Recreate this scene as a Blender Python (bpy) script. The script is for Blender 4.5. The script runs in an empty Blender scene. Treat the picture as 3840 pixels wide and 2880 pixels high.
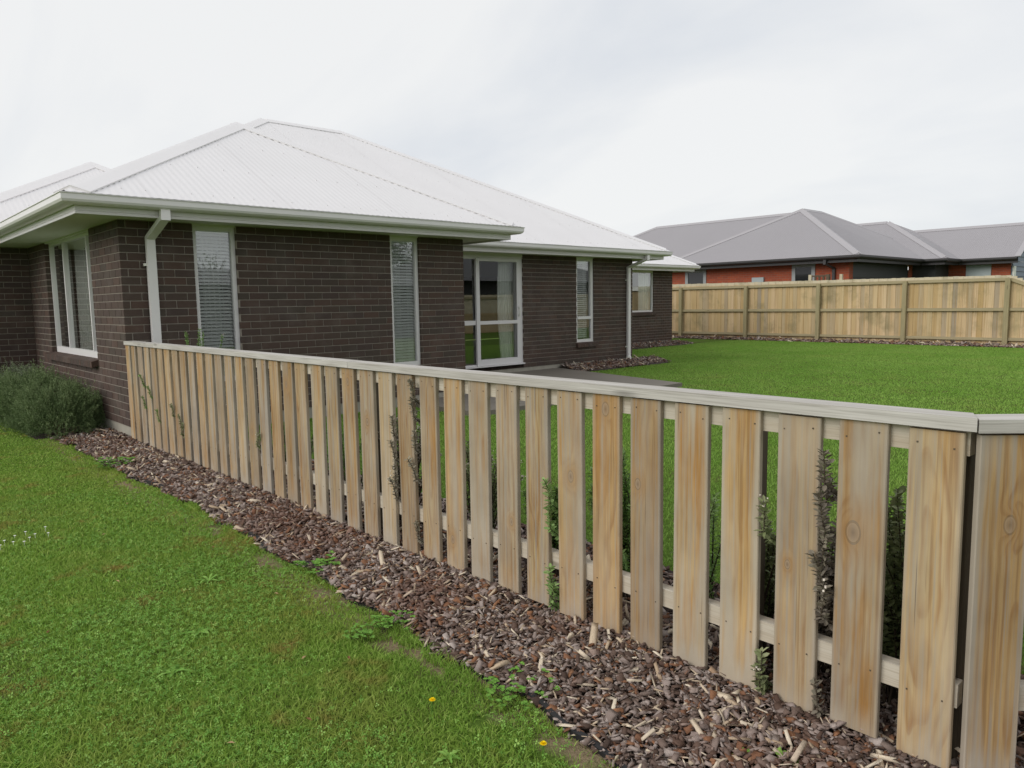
import bpy, math, random
import numpy as np
from mathutils import Vector, Matrix
R = math.radians
rng = np.random.default_rng(7)
random.seed(7)
scene = bpy.context.scene
col = scene.collection

# ------------------------------------------------------------------ camera
CAM = Vector((-2.3544, -8.7139, 1.2856))
cam_d = bpy.data.cameras.new('camera'); cam = bpy.data.objects.new('camera', cam_d); col.objects.link(cam)
cr = Vector((0.73619928, -0.67658714, -0.01550721)); cu = Vector((0.0846278, 0.06930188, 0.99399969)); cw = Vector((0.67145272, 0.73309419, -0.10827807))
cam.matrix_world = Matrix(((cr.x, cu.x, -cw.x, CAM.x), (cr.y, cu.y, -cw.y, CAM.y), (cr.z, cu.z, -cw.z, CAM.z), (0, 0, 0, 1)))
cam_d.sensor_width = 36; cam_d.sensor_fit = 'HORIZONTAL'; cam_d.lens = 26.153
cam_d.clip_start = 0.05; cam_d.clip_end = 2000
scene.camera = cam

# ------------------------------------------------------------------ sky, sun, exposure
SUN_AZ = Vector((-0.95, 0.22, 0)).normalized(); SUN_EL = R(30)
world = bpy.data.worlds.new('World'); scene.world = world; world.use_nodes = True
wt = world.node_tree; wt.nodes.clear()
def wn(t, **k):
    n = wt.nodes.new(t)
    for a, b in k.items(): setattr(n, a, b)
    return n
out = wn('ShaderNodeOutputWorld'); bg = wn('ShaderNodeBackground')
sky = wn('ShaderNodeTexSky', sky_type='NISHITA', sun_disc=False, sun_elevation=SUN_EL, sun_rotation=math.atan2(SUN_AZ.x, SUN_AZ.y))
scl = wn('ShaderNodeVectorMath', operation='SCALE'); scl.inputs['Scale'].default_value = 0.09
tc = wn('ShaderNodeTexCoord'); sep = wn('ShaderNodeSeparateXYZ')
wt.links.new(tc.outputs['Generated'], sep.inputs[0])
zc = wn('ShaderNodeMath', operation='MAXIMUM'); zc.inputs[1].default_value = 0.0
wt.links.new(sep.outputs['Z'], zc.inputs[0])
za_ = wn('ShaderNodeMath', operation='ADD'); za_.inputs[1].default_value = 0.42; wt.links.new(zc.outputs[0], za_.inputs[0])
comb = wn('ShaderNodeCombineXYZ')
for ax in 'XY':
    dv = wn('ShaderNodeMath', operation='DIVIDE'); wt.links.new(sep.outputs[ax], dv.inputs[0]); wt.links.new(za_.outputs[0], dv.inputs[1]); wt.links.new(dv.outputs[0], comb.inputs[ax])
nz = wn('ShaderNodeTexNoise'); nz.inputs['Scale'].default_value = 2.1; nz.inputs['Detail'].default_value = 7; nz.inputs['Roughness'].default_value = 0.5; nz.inputs['Distortion'].default_value = 0.5
mp = wn('ShaderNodeMapping'); mp.inputs['Rotation'].default_value = (0, 0, 0.5); mp.inputs['Scale'].default_value = (1.0, 0.55, 1); mp.inputs['Location'].default_value = (3.1, 0.4, 0)
wt.links.new(comb.outputs[0], mp.inputs[0]); wt.links.new(mp.outputs[0], nz.inputs['Vector'])
cr_ = wn('ShaderNodeValToRGB'); e = cr_.color_ramp.elements
e[0].position = 0.34; e[0].color = (0.67, 0.695, 0.73, 1); e[1].position = 0.60; e[1].color = (0.80, 0.805, 0.805, 1)
wt.links.new(nz.outputs['Fac'], cr_.inputs[0])
wmix = wn('ShaderNodeMixRGB'); wmix.inputs[0].default_value = 0.93
wt.links.new(sky.outputs[0], scl.inputs[0]); wt.links.new(scl.outputs[0], wmix.inputs[1]); wt.links.new(cr_.outputs[0], wmix.inputs[2])
wt.links.new(wmix.outputs[0], bg.inputs['Color']); bg.inputs['Strength'].default_value = 1.0
wt.links.new(bg.outputs[0], out.inputs[0])
sd = bpy.data.lights.new('sun', 'SUN'); sd.energy = 1.5; sd.angle = R(38); sd.color = (1.0, 0.96, 0.90)
sun = bpy.data.objects.new('sun', sd); col.objects.link(sun)
sdir = Vector((SUN_AZ.x * math.cos(SUN_EL), SUN_AZ.y * math.cos(SUN_EL), math.sin(SUN_EL)))
sun.rotation_euler = sdir.to_track_quat('Z', 'Y').to_euler(); sun.location = (-6, 0, 12)
vs = scene.view_settings
vs.view_transform = 'Standard'; vs.look = 'None'; vs.exposure = 0.2; vs.gamma = 1.0; vs.use_curve_mapping = False
scene.cycles.max_bounces = 8; scene.cycles.transparent_max_bounces = 16

# ------------------------------------------------------------------ helpers
WL = {}
def wl(o): return WL[o.name] if o is not None else Vector((0, 0, 0))
def tag(o, label=None, cat=None, group=None, kind=None):
    if label: o['label'] = label
    if cat: o['category'] = cat
    if group: o['group'] = group
    if kind: o['kind'] = kind
    return o
def thing(name, loc, label, cat, group=None):
    o = bpy.data.objects.new(name, None); col.objects.link(o); o.empty_display_size = 0.1
    o.location = loc; WL[o.name] = Vector(loc)
    return tag(o, label, cat, group)
def put(name, me, parent=None, loc=None, mat=None, rot=None, scale=None):
    """link a mesh; loc = world position of its origin (default: its parent's)"""
    o = bpy.data.objects.new(name, me); col.objects.link(o)
    base = wl(parent)
    w = Vector(loc) if loc is not None else base.copy()
    o.parent = parent; o.location = w - base; WL[o.name] = w
    if rot: o.rotation_euler = rot
    if scale: o.scale = scale
    if mat is not None and len(me.materials) == 0: me.materials.append(mat)
    return o
def np_mesh(name, V, F, mat=None, attr=None, smooth=False):
    V = np.asarray(V, np.float32); F = np.asarray(F, np.int32)
    me = bpy.data.meshes.new(name)
    me.vertices.add(len(V)); me.vertices.foreach_set('co', V.ravel())
    k = F.shape[1]
    me.loops.add(F.size); me.loops.foreach_set('vertex_index', F.ravel())
    me.polygons.add(len(F)); me.polygons.foreach_set('loop_start', np.arange(len(F), dtype=np.int32) * k)
    if smooth: me.polygons.foreach_set('use_smooth', np.ones(len(F), bool))
    me.update(calc_edges=True)
    if attr is not None:
        a = me.attributes.new('tone', 'FLOAT', 'FACE'); a.data.foreach_set('value', np.asarray(attr, np.float32))
    if mat is not None: me.materials.append(mat)
    return me
class MB:
    def __init__(s): s.v = []; s.f = []
    def pt(s, *ps):
        i = len(s.v); s.v += [tuple(p) for p in ps]; return i
    def face(s, *ps):
        i = s.pt(*ps); s.f.append(tuple(range(i, i + len(ps))))
    def hexa(s, c):      # 8 corners: bottom ring 0-3, top ring 4-7
        i = s.pt(*c)
        for q in ((0, 3, 2, 1), (4, 5, 6, 7), (0, 1, 5, 4), (1, 2, 6, 5), (2, 3, 7, 6), (3, 0, 4, 7)): s.f.append(tuple(i + k for k in q))
    def box(s, x0, x1, y0, y1, z0, z1):
        s.hexa([(x0, y0, z0), (x1, y0, z0), (x1, y1, z0), (x0, y1, z0), (x0, y0, z1), (x1, y0, z1), (x1, y1, z1), (x0, y1, z1)])
    def obox(s, W, u0, u1, n0, n1, z0, z1):   # box in a wall's (u, n, z)
        s.hexa([W(u0, n0, z0), W(u1, n0, z0), W(u1, n1, z0), W(u0, n1, z0), W(u0, n0, z1), W(u1, n0, z1), W(u1, n1, z1), W(u0, n1, z1)])
    def beam(s, a, b, w, h, up=(0, 0, 1)):    # box section swept from a to b
        a = Vector(a); b = Vector(b); d = (b - a).normalized(); x = d.cross(Vector(up)).normalized() * w / 2; y = x.cross(d).normalized() * h / 2
        s.hexa([a - x - y, a + x - y, a + x + y, a - x + y, b - x - y, b + x - y, b + x + y, b - x + y])
    def tube(s, pts, rad, n=6, cap=True):
        rings = []
        for i, p in enumerate(pts):
            p = Vector(p); d = (Vector(pts[min(i + 1, len(pts) - 1)]) - Vector(pts[max(i - 1, 0)])).normalized()
            a = d.orthogonal().normalized(); b = d.cross(a); r = rad[i] if hasattr(rad, '__len__') else rad
            rings.append(s.pt(*[p + a * r * math.cos(2 * math.pi * k / n) + b * r * math.sin(2 * math.pi * k / n) for k in range(n)]))
        for i in range(len(rings) - 1):
            for k in range(n): s.f.append((rings[i] + k, rings[i] + (k + 1) % n, rings[i + 1] + (k + 1) % n, rings[i + 1] + k))
        if cap:
            s.f.append(tuple(rings[0] + k for k in reversed(range(n)))); s.f.append(tuple(rings[-1] + k for k in range(n)))
    def mesh(s, name, mat, origin=(0, 0, 0), smooth=False):
        me = bpy.data.meshes.new(name); o = Vector(origin)
        me.from_pydata([tuple(Vector(p) - o) for p in s.v], [], s.f)
        if smooth:
            for p in me.polygons: p.use_smooth = True
        me.materials.append(mat); me.update(); return me
    def build(s, name, mat, parent=None, smooth=False, loc=None):
        w = Vector(loc) if loc is not None else wl(parent)
        return put(name, s.mesh(name, mat, w, smooth), parent, w)
def wallframe(ox, oy, ux, uy):
    """W(u, n, z): u along the wall, n outward (to the right of u is inside for u=(1,0), out = (uy,-ux))"""
    def W(u, n, z): return Vector((ox + ux * u + uy * n, oy + uy * u - ux * n, z))
    return W

# ------------------------------------------------------------------ materials
def newmat(name):
    m = bpy.data.materials.new(name); m.use_nodes = True
    t = m.node_tree; b = t.nodes['Principled BSDF']; return m, t, b
class NT:
    def __init__(s, t): s.t = t
    def n(s, typ, **k):
        n = s.t.nodes.new(typ)
        for a, b in k.items(): setattr(n, a, b)
        return n
    def l(s, a, b): s.t.links.new(a, b)
    def val(s, x, inp):
        if isinstance(x, (int, float)): inp.default_value = x
        elif isinstance(x, tuple): inp.default_value = x
        else: s.l(x, inp)
    def m(s, op, a, b=0.0, c=None, clamp=False):
        n = s.n('ShaderNodeMath', operation=op, use_clamp=clamp); s.val(a, n.inputs[0]); s.val(b, n.inputs[1])
        if c is not None: s.val(c, n.inputs[2])
        return n.outputs[0]
    def mix(s, f, a, b, mode='MIX'):
        n = s.n('ShaderNodeMixRGB', blend_type=mode)
        s.val(f, n.inputs[0])
        for x, i in ((a, 1), (b, 2)):
            if isinstance(x, tuple): n.inputs[i].default_value = (*x, 1) if len(x) == 3 else x
            else: s.l(x, n.inputs[i])
        return n.outputs[0]
    def noise(s, vec, scale=5, detail=2, rough=0.5, dist=0):
        n = s.n('ShaderNodeTexNoise'); n.inputs['Scale'].default_value = scale; n.inputs['Detail'].default_value = detail
        n.inputs['Roughness'].default_value = rough; n.inputs['Distortion'].default_value = dist
        if vec is not None: s.l(vec, n.inputs['Vector'])
        return n.outputs['Fac']
    def ramp(s, f, stops):
        n = s.n('ShaderNodeValToRGB'); el = n.color_ramp.elements
        while len(el) < len(stops): el.new(0.5)
        for e, (p, c) in zip(el, stops): e.position = p; e.color = (*c, 1) if len(c) == 3 else c
        s.val(f, n.inputs[0]); return n.outputs[0]
    def mapr(s, v, a, b, c=0.0, d=1.0):
        n = s.n('ShaderNodeMapRange'); n.inputs[1].default_value = a; n.inputs[2].default_value = b; n.inputs[3].default_value = c; n.inputs[4].default_value = d
        s.l(v, n.inputs[0]); return n.outputs[0]
    def comb(s, x, y, z):
        n = s.n('ShaderNodeCombineXYZ')
        for v, i in zip((x, y, z), n.inputs): s.val(v, i)
        return n.outputs[0]
    def sep(s, v):
        n = s.n('ShaderNodeSeparateXYZ'); s.l(v, n.inputs[0]); return n.outputs
    def vmul(s, v, k):
        n = s.n('ShaderNodeVectorMath', operation='MULTIPLY'); s.l(v, n.inputs[0]); n.inputs[1].default_value = k; return n.outputs[0]
    def pos(s): return s.n('ShaderNodeNewGeometry').outputs['Position']
    def obj(s): return s.n('ShaderNodeTexCoord').outputs['Object']
    def rnd(s): return s.n('ShaderNodeObjectInfo').outputs['Random']
    def wnoise(s, v, k):
        n = s.n('ShaderNodeTexWhiteNoise', noise_dimensions='1D'); s.l(s.m('MULTIPLY_ADD', v, 91.7, k), n.inputs['W']); return n.outputs['Value']
    def bump(s, b, h, strength=0.3, dist=0.01):
        n = s.n('ShaderNodeBump'); n.inputs['Strength'].default_value = strength; n.inputs['Distance'].default_value = dist; s.l(h, n.inputs['Height']); s.l(n.outputs[0], b.inputs['Normal'])
def plain(name, colr, rough=0.6, spec=0.3, metal=0.0, var=0.06, scale=6):
    m, t, b = newmat(name); N = NT(t)
    f = N.noise(N.pos(), scale, 4)
    c = N.mix(f, tuple(max(0, x * (1 - var)) for x in colr), tuple(min(1, x * (1 + var)) for x in colr))
    N.l(c, b.inputs['Base Color']); b.inputs['Roughness'].default_value = rough; b.inputs['Specular IOR Level'].default_value = spec; b.inputs['Metallic'].default_value = metal
    return m
M = {}
M['roof'] = plain('white_roof_steel', (0.77, 0.75, 0.755), 0.42, 0.35, var=0.05, scale=0.9)
M['gutter'] = plain('gutter_paint', (0.80, 0.775, 0.775), 0.35, 0.4, var=0.03)
M['fascia'] = plain('fascia_paint', (0.70, 0.675, 0.68), 0.4, 0.4, var=0.03)
M['soffit'] = plain('soffit_board', (0.62, 0.62, 0.55), 0.8, 0.1, var=0.03)
M['frame'] = plain('window_frame_paint', (0.72, 0.70, 0.705), 0.35, 0.4, var=0.02)
M['blind'] = plain('blind_slat', (0.91, 0.92, 0.91), 0.5, 0.3, var=0.02)
M['curtain'] = plain('curtain_cloth', (0.86, 0.87, 0.84), 0.9, 0.1, var=0.05, scale=12)
M['inside'] = plain('inside_plaster', (0.50, 0.48, 0.45), 0.9, 0.1)
M['concrete'] = plain('foundation_concrete', (0.34, 0.32, 0.27), 0.85, 0.2, var=0.18, scale=9)
M['black'] = plain('black_plastic', (0.02, 0.02, 0.022), 0.5, 0.3)
M['greyroof'] = plain('grey_roof_steel', (0.315, 0.30, 0.315), 0.42, 0.35, var=0.04, scale=0.6)
M['greycap'] = plain('grey_ridge_steel', (0.37, 0.355, 0.37), 0.42, 0.35, var=0.04, scale=0.6)
M['charcoal'] = plain('charcoal_paint', (0.045, 0.043, 0.045), 0.4, 0.35)
M['charcoal2'] = plain('charcoal_door_paint', (0.05, 0.053, 0.055), 0.5, 0.3)
M['bluegrey'] = plain('bluegrey_paint', (0.20, 0.24, 0.30), 0.6, 0.3)
M['greypaint'] = plain('greyish_frame_paint', (0.30, 0.32, 0.33), 0.5, 0.3)
M['meter'] = plain('meter_box_paint', (0.36, 0.41, 0.42), 0.5, 0.3)
M['white'] = plain('white_paint', (0.78, 0.78, 0.72), 0.5, 0.3)
M['stem'] = plain('shrub_stem', (0.07, 0.055, 0.04), 0.9, 0.1, var=0.3, scale=40)
M['darkhouse'] = plain('dark_cladding', (0.06, 0.06, 0.062), 0.7, 0.2)

def mat_glass():
    m, t, b = newmat('window_glass'); N = NT(t); t.nodes.remove(b)
    o = [n for n in t.nodes if n.type == 'OUTPUT_MATERIAL'][0]
    tr = N.n('ShaderNodeBsdfTransparent'); tr.inputs[0].default_value = (0.97, 0.99, 0.98, 1)
    gl = N.n('ShaderNodeBsdfGlossy'); gl.inputs['Roughness'].default_value = 0.0; gl.inputs['Color'].default_value = (0.95, 0.97, 0.96, 1)
    lw = N.n('ShaderNodeFresnel'); lw.inputs['IOR'].default_value = 1.5
    f = N.m('MULTIPLY_ADD', lw.outputs[0], 2.2, 0.11, clamp=True)
    mx = N.n('ShaderNodeMixShader'); N.l(f, mx.inputs[0]); N.l(tr.outputs[0], mx.inputs[1]); N.l(gl.outputs[0], mx.inputs[2]); N.l(mx.outputs[0], o.inputs[0])
    return m
M['glass'] = mat_glass()

def mat_brick(name, cols, dusty):
    m, t, b = newmat(name); N = NT(t); p = N.pos()
    g = N.n('ShaderNodeNewGeometry')
    r = N.m('FRACT', N.m('ADD', N.rnd(), g.outputs['Random Per Island']))
    c = N.ramp(r, [(0.0, cols[0]), (0.3, cols[1]), (0.55, cols[2]), (0.8, cols[3]), (1.0, cols[0])])
    sp = N.noise(p, 260, 3, 0.7); c = N.mix(N.mapr(sp, 0.3, 0.75, 0.0, 0.6), c, N.mix(0.5, c, (0.03, 0.025, 0.022)))
    bl = N.noise(p, 3.0, 4, 0.6); c = N.mix(N.mapr(bl, 0.5, 0.8, 0.0, dusty), c, (0.24, 0.21, 0.185))
    N.l(c, b.inputs['Base Color']); b.inputs['Roughness'].default_value = 0.75; b.inputs['Specular IOR Level'].default_value = 0.25
    N.bump(b, N.noise(p, 180, 4), 0.35, 0.004); return m
M['brick'] = mat_brick('dark_brown_brick', [(0.092, 0.060, 0.049), (0.075, 0.053, 0.047), (0.103, 0.063, 0.050), (0.074, 0.058, 0.048)], 0.25)
def mat_mortar():
    m, t, b = newmat('mortar'); N = NT(t); p = N.pos()
    c = N.mix(N.noise(p, 30, 4), (0.27, 0.24, 0.205), (0.38, 0.34, 0.295)); N.l(c, b.inputs['Base Color']); b.inputs['Roughness'].default_value = 0.95; b.inputs['Specular IOR Level'].default_value = 0.1
    return m
M['mortar'] = mat_mortar()
def mat_orange():
    m, t, b = newmat('orange_brickwork'); N = NT(t); p = N.pos(); s = N.sep(p)
    v = N.comb(N.m('ADD', s[0], s[1]), s[2], 0.0)
    bt = N.n('ShaderNodeTexBrick'); N.l(v, bt.inputs['Vector']); bt.inputs['Scale'].default_value = 1.0
    bt.inputs['Brick Width'].default_value = 0.24; bt.inputs['Row Height'].default_value = 0.086; bt.inputs['Mortar Size'].default_value = 0.006
    bt.inputs['Color1'].default_value = (0.36, 0.075, 0.03, 1); bt.inputs['Color2'].default_value = (0.27, 0.06, 0.03, 1); bt.inputs['Mortar'].default_value = (0.24, 0.12, 0.08, 1)
    N.l(bt.outputs[0], b.inputs['Base Color']); b.inputs['Roughness'].default_value = 0.85; return m
M['orange'] = mat_orange()

def mat_paling():
    m, t, b = newmat('weathered_pine_paling'); N = NT(t); o = N.obj(); s = N.sep(o); x, y, z = s[0], s[1], s[2]
    r = N.rnd(); W = lambda k: N.wnoise(r, k)
    r1, r2, r3, r4, r5, r6 = (W(k) for k in (1.3, 7.1, 13.9, 21.7, 33.1, 47.9))
    nz1 = N.noise(N.comb(N.m('MULTIPLY', y, 5.0), N.m('MULTIPLY', z, 1.5), N.m('MULTIPLY', r, 83.0)), 1.0, 3, 0.55)
    y0 = N.mapr(r1, 0, 1, -0.05, 0.05); d0 = N.mapr(r2, 0, 1, 0.004, 0.075); tilt = N.mapr(r3, 0, 1, -0.11, 0.11)
    dx = N.m('ADD', N.m('MULTIPLY_ADD', tilt, N.m('SUBTRACT', z, 0.5), d0), N.m('MULTIPLY', N.m('SUBTRACT', nz1, 0.5), 0.15))
    oa = lambda k: N.n('ShaderNodeAttribute', attribute_type='OBJECT', attribute_name=k).outputs['Fac']
    yk = oa('knot_y'); zk = oa('knot_z'); kr = oa('knot_r')
    ky = N.m('SUBTRACT', y, yk); kz = N.m('SUBTRACT', z, zk)
    kd = N.m('DIVIDE', N.m('SQRT', N.m('ADD', N.m('POWER', N.m('MULTIPLY', ky, 1.0), 2.0), N.m('POWER', N.m('MULTIPLY', kz, 0.62), 2.0))), kr)
    kn = N.m('POWER', 2.718, N.m('MULTIPLY', N.m('MULTIPLY', kd, kd), -1100.0))
    dx = N.m('MULTIPLY_ADD', kn, 0.085, dx)
    rr = N.m('SQRT', N.m('ADD', N.m('POWER', N.m('SUBTRACT', y, y0), 2.0), N.m('POWER', N.m('ADD', dx, x), 2.0)))
    ring = N.m('FRACT', N.m('MULTIPLY', rr, N.mapr(r6, 0, 1, 26.0, 58.0)))
    late = N.ramp(ring, [(0.0, (0.15,) * 3), (0.35, (0.0,) * 3), (0.8, (1.0,) * 3), (0.93, (0.75,) * 3), (1.0, (0.15,) * 3)])
    fade = N.noise(N.comb(N.m('MULTIPLY', y, 22.0), N.m('MULTIPLY', r, 7.0), N.m('MULTIPLY', z, 3.5)), 1.0, 3, 0.6); late = N.m('MULTIPLY', late, N.mapr(fade, 0.32, 0.62, 0.1, 1.0))
    gr = N.noise(N.comb(N.m('MULTIPLY', y, 260.0), N.m('MULTIPLY', x, 260.0), N.m('MULTIPLY', z, 5.0)), 1.0, 2)
    blot = N.noise(N.comb(N.m('MULTIPLY', y, 13.0), N.m('MULTIPLY', r, 51.0), N.m('MULTIPLY', z, 2.2)), 1.0, 3, 0.6)
    hue = N.ramp(W(60.3), [(0.0, (0.54, 0.42, 0.25)), (0.2, (0.48, 0.33, 0.16)), (0.4, (0.44, 0.36, 0.25)), (0.6, (0.49, 0.32, 0.14)), (0.8, (0.46, 0.37, 0.255)), (1.0, (0.52, 0.385, 0.195))])
    org = N.mix(N.m('MULTIPLY', N.mapr(blot, 0.42, 0.62), N.mapr(W(91.1), 0, 1, 0.25, 1.0)), hue, (0.40, 0.215, 0.065))
    c = N.mix(N.m('MULTIPLY', late, N.mapr(W(18.4), 0, 1, 0.5, 0.9)), org, (0.27, 0.135, 0.05))
    c = N.mix(N.mapr(gr, 0.3, 0.7, 0.0, 0.3), c, (0.27, 0.20, 0.13))
    stk = N.noise(N.comb(N.m('MULTIPLY', y, 75.0), N.m('MULTIPLY', r, 17.0), N.m('MULTIPLY', z, 1.3)), 1.0, 3, 0.6)
    c = N.mix(N.mapr(stk, 0.50, 0.64, 0.0, 0.7), c, (0.34, 0.31, 0.275))
    c = N.mix(N.mapr(stk, 0.45, 0.34, 0.0, 0.6), c, (0.25, 0.15, 0.07))
    edge = N.m('MAXIMUM', N.mapr(N.m('ABSOLUTE', y), 0.056, 0.075), N.mapr(z, 0.10, 0.0, 0.0, 0.75))
    gmask = N.noise(N.comb(N.m('MULTIPLY', y, 16.0), N.m('MULTIPLY', r, 31.0), N.m('MULTIPLY', z, 1.1)), 1.0, 3, 0.55)
    gf = N.m('MULTIPLY', N.m('ADD', N.mapr(gmask, 0.42, 0.66, 0.0, 0.85), N.m('MULTIPLY', edge, 0.7)), N.mapr(W(77.7), 0, 1, 0.4, 1.5), clamp=True)
    c = N.mix(N.m('MULTIPLY', gf, 0.95), c, (0.405, 0.365, 0.315))
    c = N.mix(1.0, c, N.mix(N.noise(N.comb(N.m('MULTIPLY', y, 6.0), N.m('MULTIPLY', r, 23.0), N.m('MULTIPLY', z, 3.0)), 1.0, 3, 0.6), (0.58, 0.56, 0.54), (1.14, 1.12, 1.08)), 'MULTIPLY')
    c = N.mix(1.0, c, N.ramp(W(5.5), [(0.0, (0.88, 0.87, 0.86)), (0.3, (1.12, 1.09, 1.02)), (0.6, (0.98, 1.0, 1.04)), (1.0, (1.22, 1.19, 1.10))]), 'MULTIPLY')
    crk = N.noise(N.comb(N.m('MULTIPLY', y, 150.0), N.m('MULTIPLY', r, 9.0), N.m('MULTIPLY', z, 1.6)), 1.0, 1, 0.5); c = N.mix(N.mapr(crk, 0.735, 0.76, 0.0, 0.75), c, (0.10, 0.07, 0.045))
    core = N.m('LESS_THAN', kd, 0.013); c = N.mix(N.m('MULTIPLY', core, 0.7), c, N.mix(N.mapr(kd, 0.0, 0.013), (0.17, 0.11, 0.07), (0.36, 0.26, 0.17)))
    halo = N.m('MULTIPLY', N.m('GREATER_THAN', kd, 0.0155), N.mapr(kd, 0.016, 0.055, 0.55, 0.0)); c = N.mix(halo, c, (0.33, 0.19, 0.08))
    rim = N.m('MULTIPLY', N.m('GREATER_THAN', kd, 0.012), N.m('LESS_THAN', kd, 0.0155)); c = N.mix(N.m('MULTIPLY', rim, 0.45), c, (0.14, 0.085, 0.045))
    N.l(c, b.inputs['Base Color']); b.inputs['Roughness'].default_value = 0.8; b.inputs['Specular IOR Level'].default_value = 0.2
    N.bump(b, N.m('ADD', N.m('MULTIPLY', late, 0.6), gr), 0.25, 0.002)
    return m
M['paling'] = mat_paling()
def mat_timber(name, c0, c1, c2, axis='y', rough=0.85):
    m, t, b = newmat(name); N = NT(t); s = N.sep(N.obj()); r = N.m('MULTIPLY', N.rnd(), 61.0)
    k = {'x': (3.0, 170.0, 170.0), 'y': (170.0, 3.0, 170.0), 'z': (170.0, 170.0, 3.0)}[axis]
    v = N.comb(N.m('MULTIPLY_ADD', s[0], k[0], r), N.m('MULTIPLY_ADD', s[1], k[1], r), N.m('MULTIPLY', s[2], k[2]))
    g = N.noise(v, 1.0, 3, 0.6, 0.4)
    k2 = tuple(a * 0.12 + 0.9 for a in k)
    v2 = N.comb(N.m('MULTIPLY_ADD', s[0], k2[0], r), N.m('MULTIPLY_ADD', s[1], k2[1], r), N.m('MULTIPLY', s[2], k2[2]))
    bl = N.noise(v2, 1.0, 3, 0.6)
    c = N.mix(N.mapr(bl, 0.35, 0.68), c0, c1); c = N.mix(N.mapr(g, 0.45, 0.75, 0.0, 0.75), c, c2)
    vo = N.n('ShaderNodeTexVoronoi'); vo.inputs['Scale'].default_value = 1.0
    kk = {'x': (1.6, 9.0, 9.0), 'y': (9.0, 1.6, 9.0), 'z': (9.0, 9.0, 1.6)}[axis]
    N.l(N.comb(N.m('MULTIPLY_ADD', s[0], kk[0], r), N.m('MULTIPLY_ADD', s[1], kk[1], r), N.m('MULTIPLY', s[2], kk[2])), vo.inputs['Vector'])
    kn = N.mapr(vo.outputs['Distance'], 0.05, 0.14, 1.0, 0.0); c = N.mix(N.m('MULTIPLY', kn, 0.6), c, tuple(q * 0.45 for q in c2))
    N.l(c, b.inputs['Base Color']); b.inputs['Roughness'].default_value = rough; b.inputs['Specular IOR Level'].default_value = 0.2
    N.bump(b, g, 0.25, 0.002); return m
M['cap'] = mat_timber('silvered_cap_timber', (0.56, 0.54, 0.505), (0.42, 0.395, 0.36), (0.25, 0.23, 0.20), 'y')
M['rail'] = mat_timber('pale_rail_timber', (0.55, 0.50, 0.42), (0.48, 0.41, 0.32), (0.36, 0.30, 0.22), 'y')
M['post'] = mat_timber('fence_post_timber', (0.37, 0.32, 0.19), (0.30, 0.26, 0.15), (0.21, 0.17, 0.095), 'z')
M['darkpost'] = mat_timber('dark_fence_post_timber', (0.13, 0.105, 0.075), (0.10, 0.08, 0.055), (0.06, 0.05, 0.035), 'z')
M['brail'] = mat_timber('greenish_rail_timber', (0.42, 0.36, 0.225), (0.35, 0.295, 0.18), (0.25, 0.20, 0.12), 'y')
def mat_bpaling():
    m, t, b = newmat('boundary_paling_timber'); N = NT(t); s = N.sep(N.obj()); r = N.rnd()
    rr = N.m('MULTIPLY', r, 71.0)
    c = N.ramp(N.wnoise(r, 3.3), [(0.0, (0.52, 0.375, 0.19)), (0.2, (0.60, 0.46, 0.275)), (0.4, (0.47, 0.335, 0.165)), (0.6, (0.63, 0.475, 0.30)), (0.75, (0.54, 0.42, 0.24)), (0.9, (0.44, 0.35, 0.235)), (1.0, (0.33, 0.285, 0.23))])
    st = N.noise(N.comb(N.m('MULTIPLY_ADD', s[1], 45.0, rr), rr, N.m('MULTIPLY', s[2], 1.1)), 1.0, 3, 0.6)
    c = N.mix(N.mapr(st, 0.48, 0.72, 0.0, 0.75), c, (0.32, 0.19, 0.065))
    c = N.mix(N.mapr(s[2], 0.945, 0.96, 0.0, 0.75), c, (0.56, 0.52, 0.40))
    # damp olive stains that run across neighbouring boards
    w = N.sep(N.pos()); sn = N.noise(N.comb(0.0, N.m('MULTIPLY', w[1], 1.3), N.m('MULTIPLY', w[2], 1.1)), 1.0, 5, 0.65)
    c = N.mix(N.mapr(sn, 0.52, 0.72, 0.0, 0.75), c, (0.22, 0.19, 0.10))
    N.l(c, b.inputs['Base Color']); b.inputs['Roughness'].default_value = 0.85; b.inputs['Specular IOR Level'].default_value = 0.15; return m
M['bpaling'] = mat_bpaling()

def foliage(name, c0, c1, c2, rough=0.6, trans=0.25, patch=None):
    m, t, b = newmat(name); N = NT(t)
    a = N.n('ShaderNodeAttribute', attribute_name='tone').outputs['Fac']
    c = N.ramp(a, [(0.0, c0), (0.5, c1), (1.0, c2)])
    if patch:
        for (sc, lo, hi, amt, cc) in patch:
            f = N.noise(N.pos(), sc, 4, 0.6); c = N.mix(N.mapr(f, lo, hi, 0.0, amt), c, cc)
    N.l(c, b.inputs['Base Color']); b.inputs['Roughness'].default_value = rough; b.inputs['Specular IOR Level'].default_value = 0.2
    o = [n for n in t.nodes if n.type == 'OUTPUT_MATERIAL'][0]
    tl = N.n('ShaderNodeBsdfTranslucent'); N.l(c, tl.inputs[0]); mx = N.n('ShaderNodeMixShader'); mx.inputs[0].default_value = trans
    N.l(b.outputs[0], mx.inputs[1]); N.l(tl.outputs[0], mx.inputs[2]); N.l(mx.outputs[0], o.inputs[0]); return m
M['grass'] = foliage('lawn_grass', (0.14, 0.265, 0.035), (0.265, 0.43, 0.065), (0.48, 0.58, 0.16), 0.6, 0.3,
    [(1.6, 0.50, 0.72, 0.65, (0.36, 0.37, 0.085)), (0.9, 0.5, 0.75, 0.4, (0.15, 0.30, 0.04)), (4.0, 0.58, 0.72, 0.8, (0.40, 0.27, 0.09))])
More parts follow.
